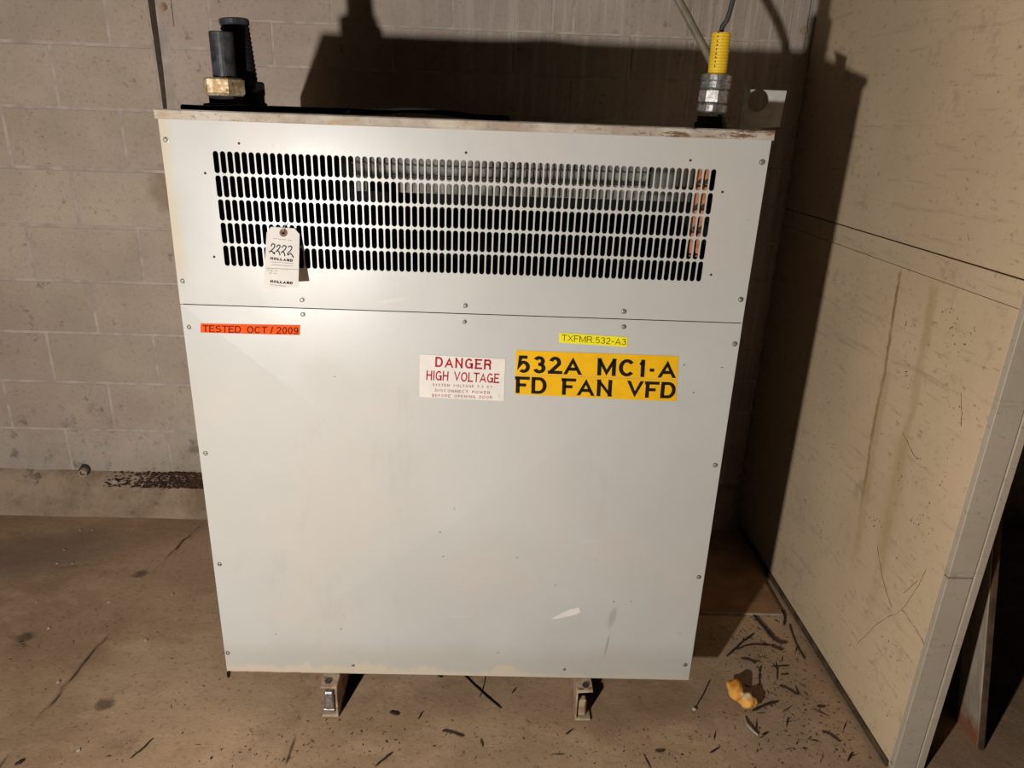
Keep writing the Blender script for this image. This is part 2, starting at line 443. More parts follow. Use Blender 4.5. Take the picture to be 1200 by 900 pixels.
cracks = [
    [(-1.1756, 2.6539), (-1.2295, 2.3232), (-1.2259, 2.0697), (-1.2325, 1.7812), (-1.2364, 1.6111), (-1.2483, 1.4289), (-1.2653, 1.2593)],
    [(-0.5214, 1.7149), (-0.5164, 1.5688), (-0.515, 1.5011), (-0.5166, 1.4007)],
    [(-1.7356, 2.0872), (-1.5729, 1.958), (-1.4521, 1.8593)],
    [(-1.6081, 2.2666), (-1.47, 2.2983), (-1.3783, 2.3688)],
]
cw = [0.007, 0.005, 0.006, 0.003]
X0, X1, Y0, Y1, ST = -2.4, 1.75, 0.95, 2.76, 0.011
nx, ny = int((X1 - X0) / ST) + 1, int((Y1 - Y0) / ST) + 1
vs, ck = [], []
for j in range(ny):
    y = Y0 + j * (Y1 - Y0) / (ny - 1)
    for i in range(nx):
        x = X0 + i * (X1 - X0) / (nx - 1)
        z = noise.noise(Vector((x * 3.1, y * 3.1, 1.7))) * 0.0018 + noise.noise(Vector((x * 22, y * 22, 4.2))) * 0.0007
        k = 0.0
        if x < -0.35:
            wob = noise.noise(Vector((x * 14, y * 14, 9))) * 0.012
            for pl, w in zip(cracks, cw):
                for a, b in zip(pl[:-1], pl[1:]):
                    if x < min(a[0], b[0]) - 0.05 or x > max(a[0], b[0]) + 0.05: continue
                    d, u = seg_d(x + wob, y, a, b)
                    if d < w * 1.8:
                        q = (1 - d / (w * 1.8)) * (0.35 + 0.65 * max(0, min(1, 0.5 + 2.2 * noise.noise(Vector((x * 6, y * 6, 2))))))
                        if q > k: k = q
        if i in (0, nx - 1) or j in (0, ny - 1): z = 0.0; k = 0.0
        vs.append((x, y, z - k * 0.006 - 0.001))
        ck.append(k)
fs = []
for j in range(ny - 1):
    for i in range(nx - 1):
        a = j * nx + i
        fs.append((a, a + 1, a + nx + 1, a + nx))
nb = len(vs)
vs += [(-6, -4, -.001), (6, -4, -.001), (6, 6, -.001), (-6, 6, -.001)]
ck += [0] * 4
c0, c1, c2, c3 = 0, nx - 1, ny * nx - 1, (ny - 1) * nx
fs += [(nb, nb + 1, *range(c1, c0 - 1, -1)), (nb + 1, nb + 2, *[j * nx + nx - 1 for j in range(ny - 1, -1, -1)]),
       (nb + 2, nb + 3, *range(c3, c2 + 1)), (nb + 3, nb, *[j * nx for j in range(ny)])]
fl = mesh_obj('floor', vs, fs, M['floor'], smooth=True)
at = fl.data.attributes.new('crack', 'FLOAT', 'POINT')
at.data.foreach_set('value', ck)
tag(fl, kind='structure')

# ------------------------------------------------------------------ back wall of concrete blocks
WY = 2.72
wall = box('wall_back', -4.0, 3.6, WY - 0.0016, WY + 0.2, 0.0, 2.75, M['mortar'])
tag(wall, kind='structure')
blk_cache = {}
def block(x0, x1, z0, z1, m, gap=0.0035):
    w, h = round(x1 - x0, 3), round(z1 - z0, 3)
    key = (w, h, m.name)
    if key not in blk_cache:
        bm = bmesh.new()
        add_box(bm, gap, w - gap, -0.003, 0.03, gap, h - gap, 0.0035)
        o = bm_obj('block', bm, m, wall, local=True)
        blk_cache[key] = o
    else:
        o = blk_cache[key].copy()
        C.objects.link(o)
        o.parent = wall
    o.location = (x0, WY + RND.uniform(-0.0005, 0.0004), z0)
    o.rotation_euler = (RND.uniform(-.0015, .0015), 0, RND.uniform(-.001, .001))
BH, BW = 0.206, 0.411
zl = [0.5586 + BH * k for k in range(-3, 10)]
for k in range(len(zl) - 1):
    z0, z1 = zl[k], zl[k + 1]
    if z1 <= 0: continue
    z0 = max(z0, 0.0)
    # the row at 1.59..1.795 has a joint at -1.548
    row = k - 3
    ph = -1.545 if row % 2 == 1 else -1.337
    x = ph - BW * 5
    while x < -1.19:
        xe = min(x + BW, -1.188)
        if xe > -3.2 and xe - x > 0.03: block(round(x, 3), round(xe, 3), z0, z1, M['block'])
        x += BW
    # narrow course beside the open joint
    if xe: block(-1.142, -0.99, z0, z1, M['infill'])
block(-1.166, -1.1425, 0.0, 1.2, M['mortar'], 0.0005)
block(-1.164, -1.1425, 1.2, 2.62, M['mortar'], 0.0005)
# infill courses (lower blocks) right of it
h2 = 0.1385
k = 0
z = 1.7475 - h2 * 12
while z < 2.6:
    z0 = max(z, 0.0); z1 = z + h2
    x = -0.99
    first = 0.205 if k % 2 == 0 else 0.41
    while x < 1.06:
        xe = min(x + first, 1.066)
        if z1 > 0.03 and xe - x > 0.04: block(round(x, 3), round(xe, 3), z0, z1, M['infill'], 0.002)
        x += first
        first = 0.41
    z += h2; k += 1
# open movement joint, wider towards the top
bm = bmesh.new()
pts = []
for i in range(40):
    z = i * 2.6 / 39
    w = 0.006 + 0.006 * max(0, (z - 1.5)) / 0.5 + noise.noise(Vector((z * 9, 1, 1))) * 0.003
    cx = -1.178 + noise.noise(Vector((z * 5, 3, 1))) * 0.004
    pts.append((bm.verts.new((cx - w, WY - 0.0036, z)), bm.verts.new((cx, WY - 0.0022, z)), bm.verts.new((cx + w, WY - 0.0036, z)),
                bm.verts.new((cx + w, WY + 0.02, z)), bm.verts.new((cx - w, WY + 0.02, z))))
for a, b in zip(pts[:-1], pts[1:]):
    for i in range(5):
        bm.faces.new((a[i], a[(i + 1) % 5], b[(i + 1) % 5], b[i]))
bm_obj('joint_filler', bm, M['joint'], wall)
# two small fixing plates with a hole, one at each end of the infill
def anchor_plate(x0, x1, z0, z1, hx, hz):
    bm = bmesh.new()
    add_box(bm, x0, x1, WY - 0.010, WY + 0.0, z0, z1, 0.001)
    o = bm_obj('anchor_plate', bm, M['infill'], wall)
    bm = bmesh.new()
    add_lathe(bm, [(0.013, 0), (0.013, 0.0025), (0.007, 0.003), (0.007, 0.0035)], Vector((hx, WY - 0.0098, hz)), 18, Vector((0, -1, 0)))
    s = bm_obj('bolt', bm, M['rust'], o)
anchor_plate(-1.158, -1.112, 1.859, 2.06, -1.138, 1.917)
anchor_plate(0.985, 1.04, 1.862, 2.06, 1.030, 1.922)
# kerb at the foot of the wall (sloping, worn)
bm = bmesh.new()
prof = [(2.622, -0.004), (2.634, 0.022), (2.652, 0.050), (2.668, 0.088), (2.682, 0.128), (2.698, 0.158), (2.722, 0.168)]
rows = []
N = 260
for i in range(N):
    x = -3.2 + i * 4.3 / (N - 1)
    r = []
    for q, (y, z) in enumerate(prof):
        a = noise.noise(Vector((x * 5, q * 0.8, 2))) * 0.010 + noise.noise(Vector((x * 24, q * 1.7, 5))) * 0.004
        if q == 0: a *= 0.5
        r.append(bm.verts.new((x, y - a * 0.6 if 0 < q < 6 else y - a * 0.2, z + (a if 0 < q < 6 else 0))))
    rows.append(r)
for a, b in zip(rows[:-1], rows[1:]):
    for q in range(len(prof) - 1):
        bm.faces.new((a[q], b[q], b[q + 1], a[q + 1]))
kb = bm_obj('baseboard_back', bm, M['kerb'], smooth=True)
tag(kb, kind='structure')

# ------------------------------------------------------------------ partition on the right
wr = bpy.data.objects.new('wall_right', None)
wr.location = (1.0874, 1.437, 0.0)
wr.rotation_euler = (0, 0, 0.0185)
C.objects.link(wr)
tag(wr, kind='structure')
UL = 1.27
box('upper_panel', 0.0, 0.018, 0.0, UL, 1.330, 2.7, M['board'], wr, 0.0015, True)
box('rail', 0.002, 0.02, 0.0, UL, 1.2688, 1.3265, M['board'], wr, 0.0008, True)
ys = 0.4611
box('lower_panel', 0.001, 0.018, 0.0, UL, 0.012, 1.268, M['boardlow'], wr, 0.0004, True)
box('base_strip', -0.007, 0.0005, 0.0, UL, 0.004, 0.024, M['rawedge'], wr, 0.002, True)
box('core', 0.0205, 0.060, 0.02, UL, 0.0, 2.69, M['rawedge'], wr, 0, True)
box('end_post', -0.0005, 0.0615, -0.020, -0.0015, 0.621, 2.69, M['post'], wr, 0.0015, True)
box('end_post', -0.0005, 0.0615, -0.0195, -0.0015, 0.003, 0.6185, M['post'], wr, 0.0015, True)
box('far_panel', 0.0645, 0.085, -0.020, UL, 0.002, 2.69, M['post'], wr, 0.002, True)
# chipped paint and cracks on the lower board
def chips(name, spots, m, n0, surf, parent, local, rad=(0.0012, 0.004)):
    bm = bmesh.new()
    for (u, z, s, n) in spots:
        for _ in range(int(n * n0)):
            cu, cz = u + RND.gauss(0, s), z + RND.gauss(0, s)
            a = RND.uniform(0, math.pi)
            r1, r2 = RND.uniform(*rad), RND.uniform(*rad) * 0.5
            ring = []
            kk = RND.randint(4, 6)
            for i in range(kk):
                th = 2 * math.pi * i / kk
                p, q = math.cos(th) * r1 * RND.uniform(.7, 1.3), math.sin(th) * r2 * RND.uniform(.7, 1.3)
                ring.append((cu + p * math.cos(a) - q * math.sin(a), cz + p * math.sin(a) + q * math.cos(a)))
            f = [bm.verts.new(surf(pu, pz, 0.0006)) for pu, pz in ring]
            g = [bm.verts.new(surf(pu, pz, -0.001)) for pu, pz in ring]
            bm.faces.new(f)
            for i in range(kk): bm.faces.new((f[i], g[i], g[(i + 1) % kk], f[(i + 1) % kk]))
    o = bm_obj(name, bm, m, parent, local)
    o['kind'] = 'stuff'
    return o
sp = []
for (px, py, s, n) in [(0.2155, 1.2081, 0.012, 6), (0.1761, 1.1603, 0.02, 12), (0.1363, 1.1577, 0.012, 8), (0.5937, 1.097, 0.015, 4), (0.3225, 1.0146, 0.015, 10), (0.3599, 1.1362, 0.02, 6), (0.264, 0.7495, 0.02, 8), (0.3049, 0.5754, 0.02, 10), (0.552, 0.3844, 0.02, 10), (0.1052, 0.7013, 0.03, 12), (0.612, 0.6746, 0.02, 6), (0.6137, 0.8192, 0.02, 4), (0.1174, 1.1877, 0.006, 3), (0.0887, 1.0003, 0.02, 7), (0.0902, 0.8398, 0.02, 6), (0.5853, 0.2316, 0.03, 6), (0.1046, 0.3081, 0.03, 8), (0.3126, 0.162, 0.02, 4), (0.0603, 0.1469, 0.02, 6), (0.0483, 0.0084, 0.02, 5), (0.6567, 0.4015, 0.03, 5)]:
    sp.append((px, py, s, n))
chips('paint_chips', sp, M['rawedge'], 1.0, lambda u, z, d: (0.001 - d, u, z), wr, True, (0.001, 0.0035))
bm = bmesh.new()
for pl in [[(-0.0, 0.2486, 0.2002), (-0.0001, 0.1807, 0.3305), (-0.0, 0.1057, 0.4342), (-0.0001, 0.0723, 0.5278), (-0.0, 0.0592, 0.5879)], [(-0.0, 0.1057, 0.4342), (-0.0, 0.0304, 0.4249), (-0.0, -0.0135, 0.4092)], [(0.0, 0.2771, 0.8635), (0.0, 0.2064, 0.8283), (-0.0, 0.1879, 0.8302)], [(0.0, 0.103, 1.0437), (0.0, 0.0817, 0.999), (-0.0, 0.0734, 0.9703)], [(-0.0, 0.2683, 0.5209), (-0.0001, 0.2076, 0.4514), (-0.0, 0.1458, 0.4086)], [(-0.0, 0.0788, 0.5437), (-0.0, 0.1122, 0.4802)]]:
    q = spline(pl, 6)
    q = [Vector((-0.0003, p.y + RND.uniform(-.0015, .0015), p.z + RND.uniform(-.0015, .0015))) for p in q]
    add_tube(bm, q, [0.0002 + RND.random() * 0.0004 for _ in q], 4)
o = bm_obj('paint_crack', bm, M['rawedge'], wr, True)
o['kind'] = 'stuff'

# leaning plank behind the partition
def prism(name, bot, top, m, parent=None, bev=0.0):
    bm = bmesh.new()
    b = [bm.verts.new(p) for p in bot]; tt = [bm.verts.new(p) for p in top]
    n = len(b)
    bm.faces.new(list(reversed(b))); bm.faces.new(tt)
    for i in range(n): bm.faces.new((b[i], b[(i + 1) % n], tt[(i + 1) % n], tt[i]))
    bmesh.ops.recalc_face_normals(bm, faces=bm.faces[:])
    if bev: bmesh.ops.bevel(bm, geom=bm.edges[:], offset=bev, segments=1, affect='EDGES')
    return bm_obj(name, bm, m, parent)
pk = empty('leaning_plank', (1.39, 1.55, 0.0), 'narrow pale plank with a brown edge leaning behind the partition end', 'plank')
dx = -0.225
prism('board', [(1.375, 1.505, 0.0), (1.378, 1.603, 0.0), (1.394, 1.603, 0.0), (1.391, 1.505, 0.0)],
      [(1.375 + dx, 1.515, 1.15), (1.378 + dx, 1.613, 1.15), (1.394 + dx, 1.613, 1.15), (1.391 + dx, 1.515, 1.15)], M['plank'], pk, 0.002)
o = prism('edge_strip', [(1.377, 1.4985, 0.002), (1.377, 1.5045, 0.002), (1.392, 1.5045, 0.002), (1.392, 1.4985, 0.002)],
      [(1.377 + dx, 1.5085, 1.15), (1.377 + dx, 1.5145, 1.15), (1.392 + dx, 1.5145, 1.15), (1.392 + dx, 1.5085, 1.15)], M['rawedge'], pk, 0.001)
o['label'] = 'dark brown bare wood edge'

# ------------------------------------------------------------------ the cabinet
cab = empty('transformer_cabinet', (-0.072, 1.63, 0.0), 'large pale grey sheet-metal transformer cabinet with slotted vent and warning signs', 'electrical cabinet')
FY = 1.63
CROSS = 0.022
# --- upper panel with vent grille
TL, TR = Vector((-0.7225, 1.63, 1.5814)), Vector((0.5877, 1.63, 1.5876))
SL, SR = Vector((-0.7283, 1.63, 1.1785)), Vector((0.5835, 1.63, 1.1717))
sc_tl, sc_tr, sc_br, sc_bl = [Vector(v) for v in ((-0.6112, 1.63, 1.4952), (0.4705, 1.63, 1.4929), (0.4672, 1.63, 1.2898), (-0.6103, 1.63, 1.2928))]
NC, NR = 72, 5
def gp(c, r):                          # c 0..NC, r 0..NR cell corners -> point
    u = (c - 0.5) / (NC - 1); v = (r - 0.5) / (NR - 1)
    a = sc_tl.lerp(sc_tr, u); b = sc_bl.lerp(sc_br, u)
    p = a.lerp(b, v)
    return Vector((p.x, FY, p.z))
bm = bmesh.new()
H = 6
for c in range(NC):
    for r in range(NR):
        cc = gp(c + 0.5, r + 0.5)
        ex = (gp(c + 1, r + .5) - gp(c, r + .5)); ez = (gp(c + .5, r) - gp(c + .5, r + 1))
        w = ex.length * 0.385; hh = ez.length * 0.460
        exn = ex.normalized(); ezn = ez.normalized()
        loop = []
        for s, a0 in ((1, 0.0), (-1, math.pi)):
            for i in range(H + 1):
                th = a0 + math.pi * i / H
                loop.append(cc + exn * (w * math.cos(th)) + ezn * (w * math.sin(th) + s * (hh - w)))
        # loop runs from right-top round over the top to left, then the bottom half
        top = H // 2; bot = H + 1 + H // 2
        vf = [bm.verts.new(p) for p in loop]
        vb = [bm.verts.new(p + Vector((0, 0.0018, 0))) for p in loop]
        n = len(loop)
        TLc, TRc, BRc, BLc = [bm.verts.new(p) for p in (gp(c, r), gp(c + 1, r), gp(c + 1, r + 1), gp(c, r + 1))]
        mt = bm.verts.new((gp(c, r) + gp(c + 1, r)) / 2); mb = bm.verts.new((gp(c, r + 1) + gp(c + 1, r + 1)) / 2)
        bm.faces.new([mt, TLc, BLc, mb] + [vf[i] for i in range(bot, top - 1, -1)])
        bm.faces.new([mb, BRc, TRc, mt] + [vf[i] for i in (list(range(top, -1, -1)) + list(range(n - 1, bot - 1, -1)))])
        for i in range(n):
            bm.faces.new((vf[i], vb[i], vb[(i + 1) % n], vf[(i + 1) % n]))
bmesh.ops.remove_doubles(bm, verts=bm.verts[:], dist=0.00002)
gr = bm_obj('vent_grille', bm, M['sheet'], cab)
gr['label'] = 'vent of five rows of upright slots'
g4 = [gp(0, 0), gp(NC, 0), gp(NC, NR), gp(0, NR)]
TH = 0.002
o4 = [Vector((p.x, FY, p.z)) for p in (TL, TR, SR, SL)]
vs = o4 + g4 + [p + Vector((0, TH, 0)) for p in o4]
mesh_obj('upper_panel', vs, [(0, 3, 7, 4), (0, 4, 5, 1), (1, 5, 6, 2), (2, 6, 7, 3), (0, 8, 11, 3), (0, 1, 9, 8), (1, 2, 10, 9), (3, 11, 10, 2)], M['sheet'], cab)
# --- lower panel, cross-broken: shallow pyramid pressed inwards
LL, LR = Vector((-0.728, 1.63, 1.1763)), Vector((0.5838, 1.63, 1.1696))
BL, BR = Vector((-0.73, 1.63, 0.1173)), Vector((0.5829, 1.63, 0.11))
vs, fs = [], []
n = 40
for j in range(n + 1):
    for i in range(n + 1):
        u, v = i / n, j / n
        p = LL.lerp(LR, u).lerp(BL.lerp(BR, u), v)
        d = min(u, 1 - u, v, 1 - v) * 2
        vs.append((p.x, FY - CROSS * d, p.z))
for j in range(n):
    for i in range(n):
        a = j * (n + 1) + i
        b, cc_, d = a + 1, a + n + 2, a + n + 1
        u, v = (i + .5) / n, (j + .5) / n
        if (u < .5) == (v < .5): fs += [(a, d, cc_), (a, cc_, b)]
        else: fs += [(a, d, b), (b, d, cc_)]
k = len(vs)
e4 = [LL, LR, BR, BL]
vs += [Vector((p.x, FY, p.z)) for p in e4] + [Vector((p.x, FY + 0.02, p.z)) for p in e4]
for i in range(4):
    fs.append((k + i, k + (i + 1) % 4, k + 4 + (i + 1) % 4, k + 4 + i))
mesh_obj('lower_panel', vs, fs, M['sheet'], cab)
CX0, CX1, CY1 = -0.724, 0.583, 2.40
CZ0 = 0.112
box('side_panel', CX0 - 0.002, CX0 + 0.001, FY + 0.003, CY1, CZ0 + 0.004, 1.582, M['sheet'], cab)
box('side_panel', CX1 - 0.001, CX1 + 0.002, FY + 0.003, CY1, CZ0, 1.582, M['sheet'], cab)
box('back_panel', CX0, CX1, CY1, CY1 + 0.002, CZ0, 1.582, M['sheet'], cab)
box('base_plate', CX0 + 0.002, CX1 - 0.002, FY + 0.004, CY1, CZ0 - 0.0015, CZ0 + 0.003, M['rust'], cab)
# black inside lining (open towards the vent)
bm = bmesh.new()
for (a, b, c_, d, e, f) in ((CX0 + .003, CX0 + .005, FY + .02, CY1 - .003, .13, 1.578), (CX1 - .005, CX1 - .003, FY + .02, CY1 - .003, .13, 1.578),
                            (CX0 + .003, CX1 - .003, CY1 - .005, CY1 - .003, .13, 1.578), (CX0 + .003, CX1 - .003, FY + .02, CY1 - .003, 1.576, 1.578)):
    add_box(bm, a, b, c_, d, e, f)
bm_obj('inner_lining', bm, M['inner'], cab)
box('seam_backing', CX0 + 0.006, CX1 - 0.006, FY + 0.004, FY + 0.010, 1.155, 1.20, M['inner'], cab)
# lid with a turned-down rim
LA, LB = Vector((-0.724, 1.615, 1.5994)), Vector((0.5868, 1.615, 1.6))
lid_z = 1.5995
bm = bmesh.new()
lx0, lx1 = LA.x, LB.x
nn = 60
pr = [(1.618, 1.5795), (1.615, 1.582), (1.615, 1.597), (1.6175, 1.5995), (1.70, 1.5995), (CY1 + 0.012, 1.5995), (CY1 + 0.012, 1.5795), (CY1 + 0.008, 1.5795), (CY1 + .008, 1.596), (1.6215, 1.596), (1.6215, 1.5795)]
rows = []
for i in range(nn + 1):
    x = lx0 + (lx1 - lx0) * i / nn
    r = []
    for q, (y, z) in enumerate(pr):
        dz = noise.noise(Vector((x * 30, q, 3))) * 0.0006 if q < 4 or q == 10 else 0
        dy = noise.noise(Vector((x * 25, q, 8))) * 0.0006 if q < 4 else 0
        r.append(bm.verts.new((x, y + dy, z + dz)))
    rows.append(r)
for a, b in zip(rows[:-1], rows[1:]):
    for q in range(len(pr)):
        w = (q + 1) % len(pr)
        bm.faces.new((a[q], b[q], b[w], a[w]))
bm.faces.new(list(reversed(rows[0]))); bm.faces.new(rows[-1])
add_box(bm, lx0 - 0.0008, lx0 + 0.001, 1.616, CY1 + .012, 1.5795, 1.5993)
add_box(bm, lx1 - 0.001, lx1 + 0.0008, 1.616, CY1 + .012, 1.5795, 1.5993)
ld = bm_obj('lid', bm, M['rim'], cab)
ld['label'] = 'overhanging lid with chipped cream and rusty rim'
# feet: two rolled channels back to back, sticking out in front
def foot(x, s, name='foot_channel'):
    f = None
    bm = bmesh.new()
    y0, y1 = 1.583, 2.40
    web, fl_, t_ = 0.0055, 0.046, 0.0065
    z1 = 0.1095
    prof = [(0, 0.001), (fl_, 0.001), (fl_, 0.001 + t_), (web, 0.001 + t_ + .003), (web, z1 - t_ - .003), (fl_, z1 - t_), (fl_, z1), (0, z1)]
    r0 = [bm.verts.new((x + s * a, y0, z)) for a, z in prof]
    r1 = [bm.verts.new((x + s * a, y1, z)) for a, z in prof]
    for i in range(8): bm.faces.new((r0[i], r0[(i + 1) % 8], r1[(i + 1) % 8], r1[i]))
    bm.faces.new(r0); bm.faces.new(r1)
    bmesh.ops.recalc_face_normals(bm, faces=bm.faces[:])
    bmesh.ops.bevel(bm, geom=bm.edges[:], offset=0.0012, segments=1, affect='EDGES')
    f = bm_obj(name, bm, M['rust'], cab)
    bm = bmesh.new()
    add_lathe(bm, [(0.010, 0), (0.010, 0.005)], Vector((x + s * 0.027, 1.603, z1 - 0.0005)), hexn=6)
    bm_obj('bolt', bm, M['boltdark'], f)
    return f
fL = foot(-0.413, -1)
fR = foot(0.256, 1)
bm = bmesh.new()
add_box(bm, -0.452, -0.426, 1.589, 1.61, 0.016, 0.082, 0.004)
add_box(bm, -0.456, -0.424, 1.588, 1.612, 0.012, 0.024, 0.002)
o = bm_obj('shim', bm, M['zinc'], fL)
bm = bmesh.new()
add_box(bm, 0.263, 0.288, 1.592, 1.615, 0.010, 0.066, 0.004)
o = bm_obj('shim', bm, M['rust'], fR)
# windings and bars seen through the vent
def coil(x, r):
    bm = bmesh.new()
    k = 40
    prof = []
    for i in range(26):
        prof.append((r * (1.0 if i % 2 else 0.965), 0.30 + i * 0.038))
    add_lathe(bm, prof, Vector((x, 2.08, 0)), k)
    return bm_obj('coil', bm, M['coil'], cab)
for x in (-0.44, -0.07, 0.30): coil(x, 0.17)
xa, xb = -0.4141, 0.4503
zy0 = 1.3859
bm = bmesh.new()
n = int((xb - xa) / 0.020)
for i in range(n):
    x = xa + i * (xb - xa) / n
    add_box(bm, x, x + 0.0135, 2.215, 2.235, zy0, 1.56, 0.003)
add_box(bm, xa - .01, xb, 2.229, 2.26, zy0, 1.56)
yk = bm_obj('core_yoke', bm, M['coilgrey'], cab)
bm = bmesh.new()
for z in (1.4678, 1.4388, 1.4315):
    add_tube(bm, [(xa - .02, 2.206, z), ((xa + xb) / 2, 2.206, z - .003), (xb, 2.206, z)], 0.0018, 5)
bm_obj('tie_wire', bm, M['screw'], cab)
box('clamp_plate', 0.4284, 0.4936, 2.08, 2.1, 1.40, 1.52, M['greyplate'], cab)
box('clamp_plate', 0.4487, 0.5012, 1.88, 1.90, 1.42, 1.54, M['darkplate'], cab)
box('clamp_plate', 0.457, 0.577, 1.74, 1.745, 1.40, 1.56, M['darkplate'], cab)
for px in (0.4567, 0.4712):
    cb = box('copper_bar', px - 0.0055, px + 0.0055, 1.68, 1.692, 1.315, 1.545, M['copper'], cab, 0.001)
    for z in [1.5369, 1.4853, 1.4306, 1.3805]:
        bm = bmesh.new()
        add_lathe(bm, [(0.0058, 0), (0.0058, 0.006)], Vector((px, 1.6795, z)), hexn=6, axis=Vector((0, -1, 0)))
        bm_obj('bolt', bm, M['boltdark'], cb)
# lifting lug on the right side, behind the lid corner
bm = bmesh.new()
lz1, lz0 = 1.6926, 1.54
hx, hz, hr = 0.6382, 1.6674, 0.027
x0, x1 = 0.5995, 0.7059
out = [(x0, lz0), (x0, lz1)]
arc = []
a_s = math.asin(min(1, (lz1 - hz) / hr))
for i in range(17):
    th = (math.pi - a_s) + (math.pi + 2 * a_s) * i / 16
    arc.append((hx + hr * math.cos(th), hz + hr * math.sin(th)))
out += arc + [(x1, lz1), (x1 - 0.004, 1.608), (x0 + 0.055, 1.604), (x0 + 0.05, lz0)]
f = [bm.verts.new((a, 1.905, b)) for a, b in out]
g = [bm.verts.new((a, 1.911, b)) for a, b in out]
bm.faces.new(f); bm.faces.new(list(reversed(g)))
for i in range(len(out)): bm.faces.new((f[i], g[i], g[(i + 1) % len(out)], f[(i + 1) % len(out)]))
bmesh.ops.recalc_face_normals(bm, faces=bm.faces[:])
add_box(bm, CX1 + 0.002, x0 + 0.02, 1.905, 1.911, 1.50, 1.5795)
add_box(bm, CX1 + 0.001, CX1 + 0.006, 1.875, 1.94, 1.50, 1.5795)
add_box(bm, x0, x0 + 0.03, 1.905, 1.911, 1.50, 1.56)
lg = bm_obj('lifting_lug', bm, M['lug'], cab)
lg['label'] = 'pale plate with a round notch'

# screws and rivets
def screw(p, r=0.0048):
    x, z = p[0], p[2]
    bm = bmesh.new()
    ang = RND.uniform(0, math.pi)
    add_lathe(bm, [(r * 1.35, 0), (r * 1.35, 0.0008), (r, 0.0010), (r * 0.95, 0.0028), (r * 0.6, 0.0036)], Vector((0, 0, 0)), 14, Vector((0, -1, 0)))
    add_box(bm, -r * 0.6, r * 0.6, -0.0038, -0.0034, -0.0006, 0.0006)
    return bm
sc0 = None
scr = [(-0.7132, 1.63, 1.5372), (0.5737, 1.63, 1.5342), (-0.7148, 1.63, 1.2324), (-0.4471, 1.63, 1.1966), (-0.0708, 1.63, 1.1938), (0.3005, 1.63, 1.1906), (0.5713, 1.63, 1.2273), (-0.7135, 1.63, 1.1234), (-0.4475, 1.63, 1.1621), (-0.0723, 1.63, 1.1547), (0.3038, 1.63, 1.1534), (0.5727, 1.63, 1.1192), (-0.7129, 1.63, 0.7969), (-0.7127, 1.63, 0.4716), (-0.7212, 1.63, 0.1801), (-0.3742, 1.63, 0.1455), (0.2222, 1.63, 0.1425), (0.5682, 1.63, 0.7973), (0.5687, 1.63, 0.4609), (0.5666, 1.63, 0.1647)]
for i, p in enumerate(scr):
    if sc0 is None:
        sc0 = bm_obj('screw', screw(p), M['screw'], cab, True)
        o = sc0
    else:
        o = sc0.copy(); C.objects.link(o); o.parent = cab
    o.location = Vector((p[0], FY, p[2])) - cab.location
    o.rotation_euler = (0, RND.uniform(0, 3), 0)
rv0 = None
for p in [(-0.5588, 1.63, 1.5354), (-0.6376, 1.63, 1.4713), (-0.6381, 1.63, 1.2894), (-0.0727, 1.63, 1.5324), (0.4161, 1.63, 1.5326), (0.4952, 1.63, 1.4684), (0.4938, 1.63, 1.2832)]:
    if rv0 is None:
        bm = bmesh.new()
        add_lathe(bm, [(0.0028, 0), (0.0026, 0.0012), (0.0012, 0.0019)], Vector((0, 0, 0)), 10, Vector((0, -1, 0)))
        rv0 = bm_obj('rivet', bm, M['rivet'], cab, True); o = rv0
    else:
        o = rv0.copy(); C.objects.link(o); o.parent = cab
    o.location = Vector((p[0], FY, p[2])) - cab.location
# pits in the paint of the lower panel, pale scrape
def fsurf(u, z, d):
    vv = (1.176 - z) / (1.176 - 0.113); uu = (u + 0.729) / 1.312
    return (u, FY - CROSS * max(0, min(uu, 1 - uu, vv, 1 - vv)) * 2 - d, z)
chips('paint_pits', [(p[0], p[2], 0.0012, 2) for p in [(-0.1265, 1.63, 0.5954), (0.0748, 1.63, 0.522), (0.1817, 1.63, 0.4356), (-0.0913, 1.63, 0.6673), (0.3414, 1.63, 0.3811), (0.3905, 1.63, 0.3822), (0.5393, 1.63, 0.274), (0.0313, 1.63, 0.1986), (-0.1198, 1.63, 0.52), (-0.3821, 1.63, 1.0121), (-0.4015, 1.63, 0.2741), (-0.5786, 1.63, 0.2502), (0.4579, 1.63, 1.0664), (0.4876, 1.63, 0.9925), (0.5499, 1.63, 1.0604)]], M['rivet'], 1.0, fsurf, cab, False, (0.001, 0.0022))
bm = bmesh.new()
o_l = [(0.1762, 1.63, 0.321), (0.1988, 1.63, 0.3385), (0.226, 1.63, 0.3561), (0.249, 1.63, 0.3622), (0.2548, 1.63, 0.3454), (0.2366, 1.63, 0.3365), (0.2181, 1.63, 0.3304), (0.1973, 1.63, 0.3243)]
f = [bm.verts.new(fsurf(p[0], p[2], 0.0008)) for p in o_l]
g = [bm.verts.new(fsurf(p[0], p[2], -0.001)) for p in o_l]
bm.faces.new(f)
for i in range(len(f)): bm.faces.new((f[i], g[i], g[(i + 1) % len(f)], f[(i + 1) % len(f)]))
o = bm_obj('paint_scrape', bm, M['signwhite'], cab)

